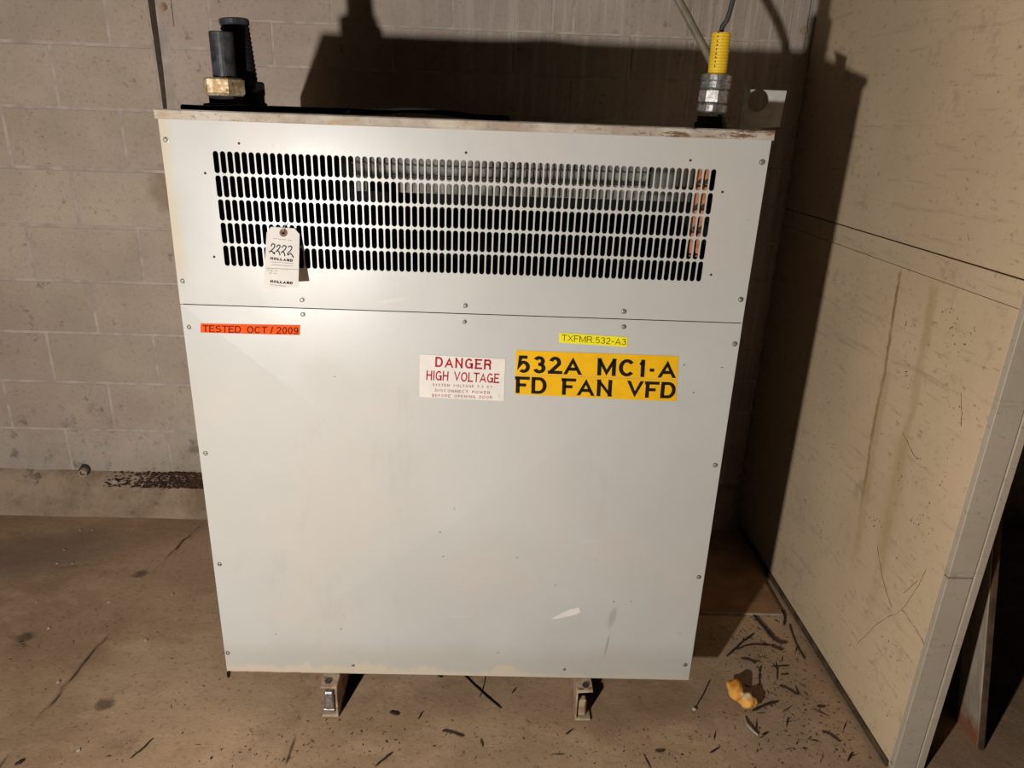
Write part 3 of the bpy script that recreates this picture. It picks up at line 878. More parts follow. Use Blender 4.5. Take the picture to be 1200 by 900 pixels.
# ------------------------------------------------------------------ signs and lettering
def sticker(name, quad, m, parent, y=0, label=None):
    q = [Vector(p) for p in quad]
    nu, nv = 16, 4
    g = [q[0].lerp(q[1], i / nu).lerp(q[3].lerp(q[2], i / nu), j / nv) for j in range(nv + 1) for i in range(nu + 1)]
    f_ = [Vector((p.x, surf_y(p.x, p.z) - 0.0010, p.z)) for p in g]
    N_ = len(g)
    vs = f_ + [p + Vector((0, 0.0008, 0)) for p in f_]
    fs = []
    for j in range(nv):
        for i in range(nu):
            a = j * (nu + 1) + i
            fs.append((a, a + nu + 1, a + nu + 2, a + 1))
    rim = list(range(nu + 1)) + [j * (nu + 1) + nu for j in range(1, nv + 1)] + [nv * (nu + 1) + i for i in range(nu - 1, -1, -1)] + [j * (nu + 1) for j in range(nv - 1, 0, -1)]
    for i in range(len(rim)):
        a, b = rim[i], rim[(i + 1) % len(rim)]
        fs.append((a, b, b + N_, a + N_))
    o = mesh_obj(name, vs, fs, m, parent)
    if label: o['label'] = label
    return o

def _arc(cx, cy, rx, ry, a0, a1, n=10):
    return [(cx + rx * math.cos(math.radians(a0 + (a1 - a0) * i / n)), cy + ry * math.sin(math.radians(a0 + (a1 - a0) * i / n))) for i in range(n + 1)]

# plain grotesque capitals: width, then centre lines in a unit box ('b' = blunt ends, 's' = ends run out square)
GL = {
 'A': (.78, [('s', [(0, 0), (.5, 1), (1, 0)]), ('b', [(.16, .27), (.84, .27)])]),
 'B': (.68, [('s', [(0, 0), (0, 1)]), ('b', [(0, 1)] + _arc(.66, .765, .28, .235, 90, -90) + [(0, .53)]), ('b', [(0, .53)] + _arc(.68, .265, .32, .265, 90, -90) + [(0, 0)])]),
 'C': (.74, [('b', _arc(.5, .5, .5, .5, 38, 322, 20))]),
 'D': (.72, [('s', [(0, 0), (0, 1)]), ('b', [(0, 1)] + _arc(.5, .5, .5, .5, 90, -90, 14) + [(0, 0)])]),
 'E': (.64, [('s', [(0, 0), (0, 1)]), ('s', [(0, 1), (.92, 1)]), ('b', [(0, .52), (.95, .52)]), ('s', [(0, 0), (1, 0)])]),
 'F': (.60, [('s', [(0, 0), (0, 1)]), ('s', [(0, 1), (1, 1)]), ('b', [(0, .50), (.95, .50)])]),
 'G': (.77, [('b', _arc(.5, .5, .5, .5, 40, 330, 20) + [(.97, .46)]), ('b', [(.56, .46), (1.05, .46)]), ('s', [(1, 0), (1, .42)])]),
 'H': (.71, [('s', [(0, 0), (0, 1)]), ('s', [(1, 0), (1, 1)]), ('b', [(0, .53), (1, .53)])]),
 'I': (.20, [('s', [(.5, 0), (.5, 1)])]),
 'K': (.72, [('s', [(0, 0), (0, 1)]), ('s', [(0, .32), (.95, 1)]), ('s', [(.32, .56), (1, 0)])]),
 'L': (.58, [('s', [(0, 0), (0, 1)]), ('s', [(0, 0), (1, 0)])]),
 'M': (.85, [('s', [(0, 0), (0, 1)]), ('s', [(1, 0), (1, 1)]), ('s', [(.03, 1), (.5, 0), (.97, 1)])]),
 'N': (.71, [('s', [(0, 0), (0, 1)]), ('s', [(1, 0), (1, 1)]), ('s', [(.02, 1), (.98, 0)])]),
 'O': (.79, [('c', _arc(.5, .5, .5, .5, 0, 360, 28))]),
 'P': (.66, [('s', [(0, 0), (0, 1)]), ('b', [(0, 1)] + _arc(.68, .745, .32, .255, 90, -90) + [(0, .49)])]),
 'R': (.71, [('s', [(0, 0), (0, 1)]), ('b', [(0, 1)] + _arc(.66, .75, .30, .25, 90, -90) + [(0, .50)]), ('s', [(.60, .50), (.90, .36), (.95, 0)])]),
 'S': (.68, [('b', _arc(.5, .755, .46, .245, 25, 250, 14) + _arc(.5, .26, .5, .26, 70, -155, 14)[1:])]),
 'T': (.64, [('s', [(.5, 0), (.5, 1)]), ('s', [(0, 1), (1, 1)])]),
 'U': (.70, [('s', [(0, 1)] + _arc(.5, .35, .5, .35, 180, 360, 12) + [(1, 1)])]),
 'V': (.73, [('s', [(0, 1), (.5, 0), (1, 1)])]),
 'W': (1.0, [('s', [(0, 1), (.25, 0), (.5, 1), (.75, 0), (1, 1)])]),
 'X': (.72, [('s', [(0, 0), (1, 1)]), ('s', [(0, 1), (1, 0)])]),
 'Y': (.70, [('s', [(0, 1), (.5, .42), (1, 1)]), ('s', [(.5, 0), (.5, .42)])]),
 '0': (.56, [('c', _arc(.5, .5, .5, .5, 0, 360, 24))]),
 '1': (.34, [('s', [(.85, 0), (.85, 1)]), ('b', [(0, .76), (.5, .82), (.80, .98)])]),
 '2': (.58, [('b', _arc(.5, .70, .46, .30, 165, -25, 12) + [(.55, .36), (.12, .10), (.04, 0)]), ('s', [(.02, 0), (1, 0)])]),
 '3': (.58, [('b', _arc(.47, .76, .42, .24, 160, -75, 12) + [(.36, .53)]), ('b', [(.36, .53), (.55, .53)] + _arc(.48, .27, .50, .27, 62, -160, 14))]),
 '5': (.58, [('b', [(.92, 1), (.16, 1), (.06, .50)] + _arc(.47, .32, .51, .32, 128, -132, 16))]),
 '9': (.57, [('c', _arc(.5, .68, .46, .32, 0, 360, 20)), ('b', [(.96, .68), (.93, .30)] + _arc(.48, .25, .45, .25, -5, -150, 10))]),
 '-': (.36, [('b', [(-.1, .40), (1.1, .40)])]),
 '.': (.20, [('b', [(.5, -.08), (.5, .08)])]),
 '/': (.30, [('s', [(0, 0), (1, 1)])]),
}

def stroke(pts, t, mode):
    n = len(pts)
    P = [Vector((p[0], p[1])) for p in pts]
    closed = mode == 'c'
    if closed: P = P[:-1]; n -= 1
    if mode == 's':
        d0 = (P[0] - P[1]).normalized(); d1 = (P[-1] - P[-2]).normalized()
        P[0] = P[0] + d0 * t * 0.75; P[-1] = P[-1] + d1 * t * 0.75
    L_, R_ = [], []
    for i in range(n):
        a = P[i - 1] if (i > 0 or closed) else None
        b = P[(i + 1) % n] if (i < n - 1 or closed) else None
        da = (P[i] - a).normalized() if a is not None else None
        db = (b - P[i]).normalized() if b is not None else None
        if da is None: da = db
        if db is None: db = da
        na = Vector((-da.y, da.x)); nb_ = Vector((-db.y, db.x))
        m_ = na + nb_
        m_ = m_.normalized() if m_.length > 1e-6 else na
        k_ = 1 / max(0.22, m_.dot(na))
        L_.append(P[i] + m_ * k_ * t / 2); R_.append(P[i] - m_ * k_ * t / 2)
    V = [(p.x, p.y) for p in L_ + R_]
    F = []
    for i in range(n if closed else n - 1):
        j = (i + 1) % n
        F.append((i, n + i, n + j, j))
    return V, F

def glyph(ch, t):
    W, strokes = GL[ch]
    V, F = [], []
    for mode, pts in strokes:
        q = [(t / 2 + p[0] * (W - t), t / 2 + p[1] * (1 - t)) for p in pts]
        v, f = stroke(q, t, mode)
        o_ = len(V)
        V += [(x, min(1.0, max(0.0, y))) for x, y in v]
        F += [tuple(i + o_ for i in g) for g in f]
    return V, F, W

def surf_y(x, z):
    """front of the cross-broken lower panel / flat upper panel"""
    if z > 1.1765: return FY
    vv = (1.176 - z) / (1.176 - 0.113); uu = (x + 0.729) / 1.312
    return FY - CROSS * max(0, min(uu, 1 - uu, vv, 1 - vv)) * 2

def lettering(text, p0, p1, ptop, m, parent, t=0.15, gap=0.13, depth=0.0004, split=False, oncab=False):
    """p0..p1 baseline ends, ptop the top of the capitals above p0."""
    x = 0; items = []
    for ch in text:
        if ch == ' ': x += 0.30; continue
        V, F, W = glyph(ch, t)
        items.append(([(a + x, b) for a, b in V], F))
        x += W + gap
    tot = x - gap
    p0, p1, pt = Vector(p0), Vector(p1), Vector(ptop)
    U = p1 - p0; W_ = pt - p0
    nrm = U.cross(W_).normalized()
    if nrm.y > 0: nrm = -nrm
    def mp(a, b):
        p = p0 + U * (a / tot) + W_ * b + nrm * depth
        if oncab: p.y = surf_y(p.x, p.z) - 0.0010 - depth
        return p
    if split:
        for V, F in items: mesh_obj('letter', [mp(a, b) for a, b in V], F, m, parent)
        return
    VV, FF = [], []
    for V, F in items:
        o_ = len(VV); VV += [mp(a, b) for a, b in V]; FF += [tuple(i + o_ for i in f) for f in F]
    o = mesh_obj('lettering', VV, FF, m, parent)
    o['kind'] = 'stuff'
    return o

SY = 1.6308
def line(text, a, b, c, m, parent, t=0.15, gap=0.13, split=False, y=None):
    return lettering(text, a, b, c, m, parent, t, gap, split=split, oncab=True)
# amber sign: two strips
s = sticker('sign_strip', [(0.0514, 1.63, 1.0895), (0.4402, 1.63, 1.0858), (0.4438, 1.63, 1.0269), (0.0518, 1.63, 1.0298)], M['signyellow'], cab, SY, label='amber sign strip reading 532A MC1-A')
line('532A  MC1-A', (0.0566, 1.63, 1.0341), (0.438, 1.63, 1.031), (0.0553, 1.63, 1.0773), M['ink'], s, 0.185, 0.13, True)
s = sticker('sign_strip', [(0.0519, 1.63, 1.029), (0.4439, 1.63, 1.0261), (0.4479, 1.63, 0.9705), (0.0518, 1.63, 0.9794)], M['signyellow'], cab, SY, label='amber sign strip reading FD FAN VFD')
line('FD  FAN  VFD', (0.0543, 1.63, 0.9826), (0.4435, 1.63, 0.9778), (0.0537, 1.63, 1.0249), M['ink'], s, 0.185, 0.13, True)
s = sticker('tape_label', [(0.1522, 1.63, 1.1351), (0.3151, 1.63, 1.1288), (0.3152, 1.63, 1.1046), (0.1528, 1.63, 1.1112)], M['tapeyellow'], cab, FY + 0.0002, label='small lemon yellow tape label reading TXFMR.532-A3')
line('TXFMR.532-A3', (0.1592, 1.63, 1.1156), (0.3121, 1.63, 1.1094), (0.1589, 1.63, 1.1311), M['olive'], s, 0.10, 0.14)
s = sticker('tape_label', [(-0.6857, 1.63, 1.1329), (-0.4552, 1.63, 1.1358), (-0.4576, 1.63, 1.1118), (-0.6887, 1.63, 1.111)], M['tapeorange'], cab, FY - 0.0006, label='orange tape label reading TESTED OCT / 2009')
line('TESTED  OCT / 2009', (-0.6823, 1.63, 1.1127), (-0.4607, 1.63, 1.1138), (-0.6808, 1.63, 1.1293), M['darkred'], s, 0.13, 0.12)
s = sticker('warning_sign', [(-0.1766, 1.63, 1.0731), (0.0268, 1.63, 1.0672), (0.0265, 1.63, 0.961), (-0.1783, 1.63, 0.966)], M['signwhite'], cab, SY, label='white danger sign with red lettering')
line('DANGER', (-0.1404, 1.63, 1.043), (-0.0064, 1.63, 1.0395), (-0.1395, 1.63, 1.0682), M['red'], s, 0.175, 0.20, True)
line('HIGH  VOLTAGE', (-0.1617, 1.63, 1.0096), (0.013, 1.63, 1.0062), (-0.1605, 1.63, 1.0338), M['red'], s, 0.15, 0.12, True)
line('SYSTEM   VOLTAGE   5.0   KV', (-0.1469, 1.63, 0.9948), (-0.0024, 1.63, 0.9934), (-0.1469, 1.63, 1.0012), M['pinkred'], s, 0.15, 0.30)
line('DISCONNECT   POWER', (-0.1406, 1.63, 0.9807), (-0.008, 1.63, 0.9781), (-0.1404, 1.63, 0.9877), M['pinkred'], s, 0.15, 0.30)
line('BEFORE   OPENING   DOOR', (-0.1479, 1.63, 0.9676), (-0.0028, 1.63, 0.966), (-0.1474, 1.63, 0.9747), M['pinkred'], s, 0.15, 0.30)
bm = bmesh.new()
for (a, b) in [((0.0129, 1.63, 0.9796), (0.015, 1.63, 0.9795)), ((0.0126, 1.63, 0.9743), (0.016, 1.63, 0.9741)), ((0.0136, 1.63, 0.9689), (0.0157, 1.63, 0.9688))]:
    add_box(bm, a[0], b[0], surf_y(a[0], a[2]) - 0.0015, surf_y(a[0], a[2]) - 0.001, a[2] - 0.0012, a[2])
bm_obj('print_mark', bm, M['inkgrey'], s)

# hanging paper tag
tg = empty('paper_tag', (-0.4783, 1.6226, 1.3509), 'white card tag numbered 2222 hanging from the vent slots', 'tag')
out = [(-0.5134, 1.6223, 1.3489), (-0.5041, 1.6268, 1.3611), (-0.452, 1.6256, 1.3595), (-0.4403, 1.621, 1.3476), (-0.4398, 1.6003, 1.2933), (-0.4396, 1.579, 1.2373), (-0.5161, 1.5777, 1.2314), (-0.5154, 1.5969, 1.2821)]
hc = Vector((-0.476, 1.6221, 1.3495))
bm = bmesh.new()
K = 14
ux = (Vector(out[3]) - Vector(out[0])).normalized()
uz = (Vector(out[0]) - Vector(out[6])).normalized()
ring = [hc + (ux * math.cos(2 * math.pi * i / K) + uz * math.sin(2 * math.pi * i / K)) * 0.0030 for i in range(K)]
nrm = ux.cross(uz)
def strip_faces(offv):
    o_ = [bm.verts.new(Vector(p) + offv) for p in out]
    r_ = [bm.verts.new(p + offv) for p in ring]
    return o_, r_
of, rf = strip_faces(Vector((0, 0, 0)))
ob_, rb = strip_faces(Vector((0, 0.0006, 0)))
# split outline: indices 0..7 around; ring start angle 0 = +x
# connect right side at ring 0 with outline 3-4 and left side at ring K/2 with outline 0/7
for (o_, r_) in ((of, rf), (ob_, rb)):
    bm.faces.new([o_[0], o_[1], o_[2], o_[3]] + [r_[i] for i in range(0, K // 2 + 1)])
    bm.faces.new([o_[3], o_[4], o_[5], o_[6], o_[7], o_[0]] + [r_[i % K] for i in range(K // 2, K + 1)])
for i in range(8): bm.faces.new((of[i], ob_[i], ob_[(i + 1) % 8], of[(i + 1) % 8]))
bmesh.ops.recalc_face_normals(bm, faces=bm.faces[:])
bm_obj('card', bm, M['paper'], tg)
bm = bmesh.new()
k = 18
rr = []
for r, h in ((0.0030, 0.0004), (0.0035, 0.0012), (0.0085, 0.0011), (0.0090, 0.0003)):
    rr.append([bm.verts.new(hc + (ux * math.cos(2 * math.pi * i / k) + uz * math.sin(2 * math.pi * i / k)) * r + Vector((0, -h, 0))) for i in range(k)])
for a, b in zip(rr[:-1], rr[1:]):
    for i in range(k): bm.faces.new((a[i], a[(i + 1) % k], b[(i + 1) % k], b[i]))
bm_obj('eyelet', bm, M['eyelet'], tg)
bm = bmesh.new()
add_tube(bm, spline([hc + Vector((0, 0.004, 0.0)), hc + Vector((0.001, -0.004, 0.004)), hc + Vector((0.004, -0.003, 0.014)), hc + Vector((0.012, 0.010, 0.022)), hc + Vector((0.014, 0.020, 0.016))], 6), 0.0007, 5)
bm_obj('string', bm, M['string'], tg)
def pen(name, lines, rad, m, parent):
    bm = bmesh.new()
    for l in lines:
        pts = spline(l, 5) if len(l) > 2 else [Vector(p) for p in l]
        prev = None
        for a, b in zip(pts[:-1], pts[1:]):
            d = (b - a)
            if d.length < 1e-6: continue
            s_ = Vector((0, -1, 0)).cross(d).normalized() * rad
            e = d.normalized() * rad * 0.5
            bm.faces.new([bm.verts.new(p) for p in (a - s_ - e, a + s_ - e, b + s_ + e, b - s_ + e)])
    o = bm_obj(name, bm, m, parent)
    o['kind'] = 'stuff'
    return o
two = [[(-0.5021, 1.611, 1.3208), (-0.5, 1.6127, 1.3254), (-0.4947, 1.6121, 1.3241), (-0.4956, 1.6098, 1.318), (-0.5015, 1.6076, 1.312), (-0.5061, 1.6063, 1.3083), (-0.5029, 1.6071, 1.3107), (-0.4995, 1.6066, 1.3094), (-0.4952, 1.6049, 1.3051), (-0.4942, 1.6063, 1.3086)], [(-0.4904, 1.6103, 1.3194), (-0.4863, 1.6119, 1.3236), (-0.4825, 1.611, 1.3215), (-0.485, 1.609, 1.316), (-0.491, 1.6066, 1.3096), (-0.4882, 1.6074, 1.3118), (-0.4848, 1.6065, 1.3095), (-0.4823, 1.6039, 1.3028)], [(-0.4786, 1.61, 1.3189), (-0.4738, 1.6115, 1.323), (-0.4692, 1.6103, 1.3201), (-0.4722, 1.6081, 1.3141), (-0.4796, 1.6058, 1.3079), (-0.4765, 1.6066, 1.3101), (-0.4734, 1.6056, 1.3075), (-0.4713, 1.6032, 1.3014)], [(-0.4643, 1.6103, 1.3202), (-0.4602, 1.611, 1.3222), (-0.4563, 1.6098, 1.3192), (-0.459, 1.6076, 1.3133), (-0.4654, 1.6052, 1.3069), (-0.4638, 1.604, 1.3037), (-0.4597, 1.6052, 1.307), (-0.4559, 1.604, 1.304), (-0.4523, 1.602, 1.2987)]]
pen('handwritten_number', two, 0.0011, M['ink'], tg)
tw = lambda a: a
lettering('HOLLAND', (-0.5032, 1.6005, 1.2929), (-0.4535, 1.5986, 1.2894), (-0.503, 1.6025, 1.2982), M['ink'], tg, 0.24, 0.20)
lettering('HOLLAND', (-0.502, 1.5822, 1.2449), (-0.4525, 1.5807, 1.2425), (-0.5018, 1.5842, 1.2503), M['ink'], tg, 0.24, 0.20)
rows_ = [[(-0.4976, 1.6171, 1.3368), (-0.489, 1.6168, 1.3364)], [(-0.4871, 1.6168, 1.3362), (-0.4796, 1.6165, 1.3358)], [(-0.4781, 1.6164, 1.3356), (-0.471, 1.6162, 1.3351)], [(-0.4663, 1.6159, 1.3346), (-0.4568, 1.6155, 1.3338)], [(-0.5011, 1.5986, 1.288), (-0.4799, 1.598, 1.2872)], [(-0.4771, 1.598, 1.2871), (-0.4534, 1.5972, 1.2859)], [(-0.5006, 1.5964, 1.2823), (-0.4533, 1.5952, 1.2806)], [(-0.5021, 1.5806, 1.2408), (-0.486, 1.58, 1.2396)], [(-0.4837, 1.5799, 1.2395), (-0.4671, 1.5792, 1.2382)], [(-0.5126, 1.5937, 1.2748), (-0.4417, 1.5925, 1.2738)]]
pen('fine_print', rows_, 0.0005, M['inkgrey'], tg)
pen('pencil_note', [[(-0.5097, 1.5928, 1.2726), (-0.5077, 1.5918, 1.27), (-0.505, 1.5923, 1.2715)], [(-0.503, 1.5915, 1.2692), (-0.5012, 1.5921, 1.2711), (-0.4992, 1.5911, 1.2685), (-0.4974, 1.5919, 1.2707)], [(-0.4935, 1.5911, 1.2686), (-0.4908, 1.5919, 1.2709), (-0.4869, 1.5911, 1.2689)], [(-0.5047, 1.5894, 1.2639), (-0.5019, 1.5901, 1.2657), (-0.5, 1.5891, 1.2631)], [(-0.4943, 1.5891, 1.2633), (-0.4915, 1.5898, 1.2652), (-0.4896, 1.589, 1.2631)]], 0.0004, M['inkgrey'], tg)

# ------------------------------------------------------------------ conduit fittings on the lid
LT = 1.5995
def part_lathe(name, prof, c, m, parent, n=28, hexn=None, axis=Vector((0, 0, 1)), label=None, smooth=False):
    bm = bmesh.new()
    add_lathe(bm, prof, Vector(c), n, axis, hexn)
    o = bm_obj(name, bm, m, parent, smooth=smooth)
    if label: o['label'] = label
    return o
G1 = Vector((-0.622, 1.755, 0))
ph = 1.7619; nz1 = 1.6683; nz0 = 1.6309
g1 = part_lathe('conduit_fitting', [(0.0255, nz1 - 0.004), (0.0255, ph - 0.002), (0.0240, ph), (0.0205, ph), (0.0205, ph - 0.03)], (G1.x + 0.003, G1.y, 0), M['blacksteel'], cab, label='dark steel conduit stub with a weathered brass nut')
part_lathe('hex_nut', [(0.040, nz0), (0.046, nz0 + 0.006), (0.046, nz1 - 0.004), (0.041, nz1)], (G1.x - 0.001, G1.y, 0), M['brass'], g1, hexn=6)
part_lathe('lock_nut', [(0.052, LT), (0.052, LT + 0.014), (0.038, LT + 0.016), (0.038, nz0)], (G1.x, G1.y, 0), M['blackrub'], g1, hexn=8)
G2 = Vector((-0.6013, 1.83, 0))
t1 = 1.797
prof = [(0.034, LT + 0.05)]
z = LT + 0.05
while z < t1 - 0.016:
    rr_ = 0.0340 - 0.0035 * (z - LT) / 0.18
    prof += [(rr_, z), (rr_ + 0.0018, z + 0.003), (rr_, z + 0.006)]
    z += 0.0095
prof += [(0.029, t1 - 0.014)]
ax2 = Vector((-0.06, 0, 1)).normalized()
g2 = part_lathe('conduit_fitting', [(r, h - LT) for r, h in prof], (G2.x, G2.y, LT), M['blackrub'], cab, axis=ax2, label='black ribbed conduit connector behind the brass nut')
part_lathe('cap', [(0.031, t1 - LT - 0.014), (0.033, t1 - LT - 0.011), (0.033, t1 - LT - 0.002), (0.030, t1 - LT)], (G2.x, G2.y, LT), M['blacksteel'], g2, axis=ax2)
part_lathe('hex_nut', [(0.038, 0.034), (0.042, 0.038), (0.042, 0.062), (0.038, 0.066)], (G2.x + .004, G2.y, LT), M['blackrub'], g2, hexn=6)
part_lathe('lock_nut', [(0.045, 0.0), (0.045, 0.018), (0.040, 0.022), (0.040, 0.036)], (G2.x + .004, G2.y, LT), M['blackrub'], g2, hexn=8)
# yellow sleeved fitting
yb = Vector((0.4903, 1.77, 1.7155)); yt = Vector((0.489, 1.77, 1.804))
n3 = Vector((0.4877, 1.77, 1.6336))
axy = (yt - yb).normalized(); L_ = (yt - yb).length
nut_ax = (yb - n3).normalized(); Ln = (yb - n3).length
g3 = part_lathe('cable_gland', [(0.022, -0.002), (0.022, LT - n3.z + 0.03)], (n3.x, 1.77, LT + 0.002), M['blackrub'], cab, label='galvanised cable gland with a bright yellow sleeve')
prof = []
nseg = 14
for i in range(nseg):
    h = L_ * i / nseg
    prof += [(0.0205, h), (0.0212, h + L_ / nseg * 0.45), (0.0205, h + L_ / nseg * 0.9)]
prof += [(0.0205, L_), (0.0165, L_), (0.0165, L_ - 0.02)]
part_lathe('sleeve', prof, yb - axy * 0.004, M['yellow'], g3, axis=axy, smooth=False)
part_lathe('compression_nut', [(0.029, Ln * 0.60), (0.034, Ln * 0.64), (0.034, Ln * 0.78), (0.0315, Ln * 0.80), (0.034, Ln * 0.83), (0.034, Ln * 0.96), (0.026, Ln)], n3, M['zinc'], g3, axis=nut_ax)
part_lathe('hex_nut', [(0.030, Ln * 0.24), (0.0345, Ln * 0.27), (0.0345, Ln * 0.56), (0.031, Ln * 0.59)], n3, M['zinc'], g3, hexn=8, axis=nut_ax)
part_lathe('ring', [(0.028, -0.002), (0.034, 0.002), (0.034, Ln * 0.19), (0.030, Ln * 0.23)], n3, M['zinc'], g3, axis=nut_ax)
part_lathe('lock_nut', [(0.038, 0.0), (0.038, 0.012), (0.033, 0.014), (0.033, 0.026)], (n3.x + .002, 1.77, LT), M['blackrub'], g3, hexn=6)
# printed marks up the sleeve
bm = bmesh.new()
for i in range(9):
    p = yb + axy * (0.014 + i * 0.0085)
    add_box(bm, p.x - 0.013, p.x - 0.009 + (i % 3) * 0.001, p.y - 0.0222 + 0.0045, p.y - 0.0140, p.z, p.z + 0.004)
bm_obj('print_marks', bm, M['olive'], g3)

# cables
bm = bmesh.new()
p0 = yt + Vector((0, 0, -0.004))
add_tube(bm, spline([p0 - axy * 0.03, p0 + axy * 0.01, (0.497, 1.765, 1.8286), (0.5037, 1.76, 1.8718), (0.5136, 1.75, 1.9614), (0.512, 1.74, 2.0821)], 8), 0.0055, 8)
tag(bm_obj('thin_cable', bm, M['cabledark'], smooth=True), 'thin dark cable rising out of the yellow sleeve', 'cable')
bm = bmesh.new()
add_tube(bm, spline([(0.3594, 2.06, 2.0194), (0.4479, 2.06, 1.9046), (0.5007, 2.06, 1.8334), (0.5515, 2.055, 1.7596), (0.579, 2.05, 1.696), (0.5925, 2.04, 1.6262)], 8), 0.0105, 10)
tag(bm_obj('thick_cable', bm, M['cablegrey'], smooth=True), 'thick olive-grey cable slanting down behind the yellow sleeve', 'cable')
# black flat cable lying along the lid
bm = bmesh.new()
pts = [(-0.70, 1.70, LT + .004), (-0.64, 1.69, LT + .004), (-0.55, 1.675, LT + .007), (-0.40, 1.69, LT + .008), (-0.27, 1.68, LT + .010), (-0.20, 1.69, LT + .016), (-0.12, 1.70, LT + .013), (-0.06, 1.69, LT + .007), (0.02, 1.70, LT + .006)]
add_tube(bm, spline(pts, 8), 0.0065, 8)
tag(bm_obj('black_cable', bm, M['blackrub'], smooth=True), 'black cable lying along the front of the cabinet lid', 'cable')
# white scraps lying on the lid
for i, (px, py, yy, s) in enumerate(((405, 127.5, 1.66, 0.006), (469, 121, 1.675, 0.007))):
    base = ((-0.3328, 1.655, 1.6126), (-0.2234, 1.7, 1.6283))[i]
    bm = bmesh.new()
    a = [Vector((base[0] + dx_, base[1] + dy_, LT + dz_)) for dx_, dy_, dz_ in ((-s, 0, 0.0), (s * .8, -s * .5, .001), (s * 1.2, s * .6, 0.010), (-s * .2, s * .9, .007))]
    if i == 0: a = [p + Vector((0, 0.0, 0.0)) for p in a]
    b = [p + Vector((0, 0.0012, 0.0004)) for p in a]
    va = [bm.verts.new(p) for p in a]; vb = [bm.verts.new(p) for p in b]
    bm.faces.new(va); bm.faces.new(list(reversed(vb)))
    for q in range(4): bm.faces.new((va[q], vb[q], vb[(q + 1) % 4], va[(q + 1) % 4]))
    tag(bm_obj('paper_scrap', bm, M['paper']), ('small white scrap on the cabinet lid, nearer the brass nut', 'small white scrap on the cabinet lid, farther from the brass nut')[i], 'scrap')

# ------------------------------------------------------------------ things on the floor
fb = empty('floor_board', (0.9199, 2.1667, 0.0), 'flat brown board lying on the floor between cabinet and partition', 'board')
q = [(0.7323, 2.0526, 0.012), (1.0356, 2.0657, 0.012), (1.0602, 2.3226, 0.012), (1.0981, 2.8326, 0.012)]
xr0, yf0 = q[1][0], q[1][1]
bm = bmesh.new()
dxr = (q[2][0] - q[1][0]) / (q[2][1] - q[1][1])
pl = [(0.66, yf0), (xr0, yf0), (min(xr0 + dxr * 0.5, 1.052), yf0 + 0.5), (0.66, yf0 + 0.5)]
pl = [(0.66, yf0), (xr0, yf0), (xr0, yf0 + 0.5), (0.66, yf0 + 0.5)]
lo = [bm.verts.new((x, y, 0.002)) for x, y in pl]; hi = [bm.verts.new((x, y, 0.0105)) for x, y in pl]
bm.faces.new(list(reversed(lo))); bm.faces.new(hi)
for i in range(4): bm.faces.new((lo[i], lo[(i + 1) % 4], hi[(i + 1) % 4], hi[i]))
bm_obj('sheet', bm, M['floorboard'], fb)
o = box('front_edge', 0.66, xr0, yf0 - 0.0035, yf0 - 0.0003, 0.002, 0.0115, M['boardedge'], fb, 0.0008)
o['label'] = 'pale front edge'

def blob(c, r, seed, sub=3, amp=0.35, fr=22):
    b = bmesh.new()
    bmesh.ops.create_icosphere(b, subdivisions=sub, radius=1.0)
    for v in b.verts:
        d = v.co.normalized()
        k_ = 1 + amp * noise.noise(d * 1.6 + Vector((seed, 0, 0))) + amp * 0.4 * noise.noise(d * 4.5 + Vector((0, seed, 0)))
        v.co = Vector((d.x * r[0], d.y * r[1], max(d.z, -0.75) * r[2])) * k_ + c
    return b
fo = empty('foam_chunk', (0.7715, 1.6901, 0.0), 'orange-yellow two-lobed foam chunk on the floor by the partition', 'foam')
a_ = Vector((0.7474, 1.6878, 0.018)); b_ = Vector((0.7721, 1.6446, 0.018))
bm = bmesh.new()
merge(bm, blob(a_, (0.024, 0.030, 0.026), 3.1))
merge(bm, blob(b_, (0.024, 0.022, 0.022), 8.4))
merge(bm, blob((a_ + b_) / 2 + Vector((0, 0, -.004)), (0.020, 0.018, 0.014), 5.5))
lo_ = min(v.co.z for v in bm.verts)
for v in bm.verts: v.co.z -= lo_ - 0.0005
bm_obj('foam', bm, M['foam'], fo, smooth=True)

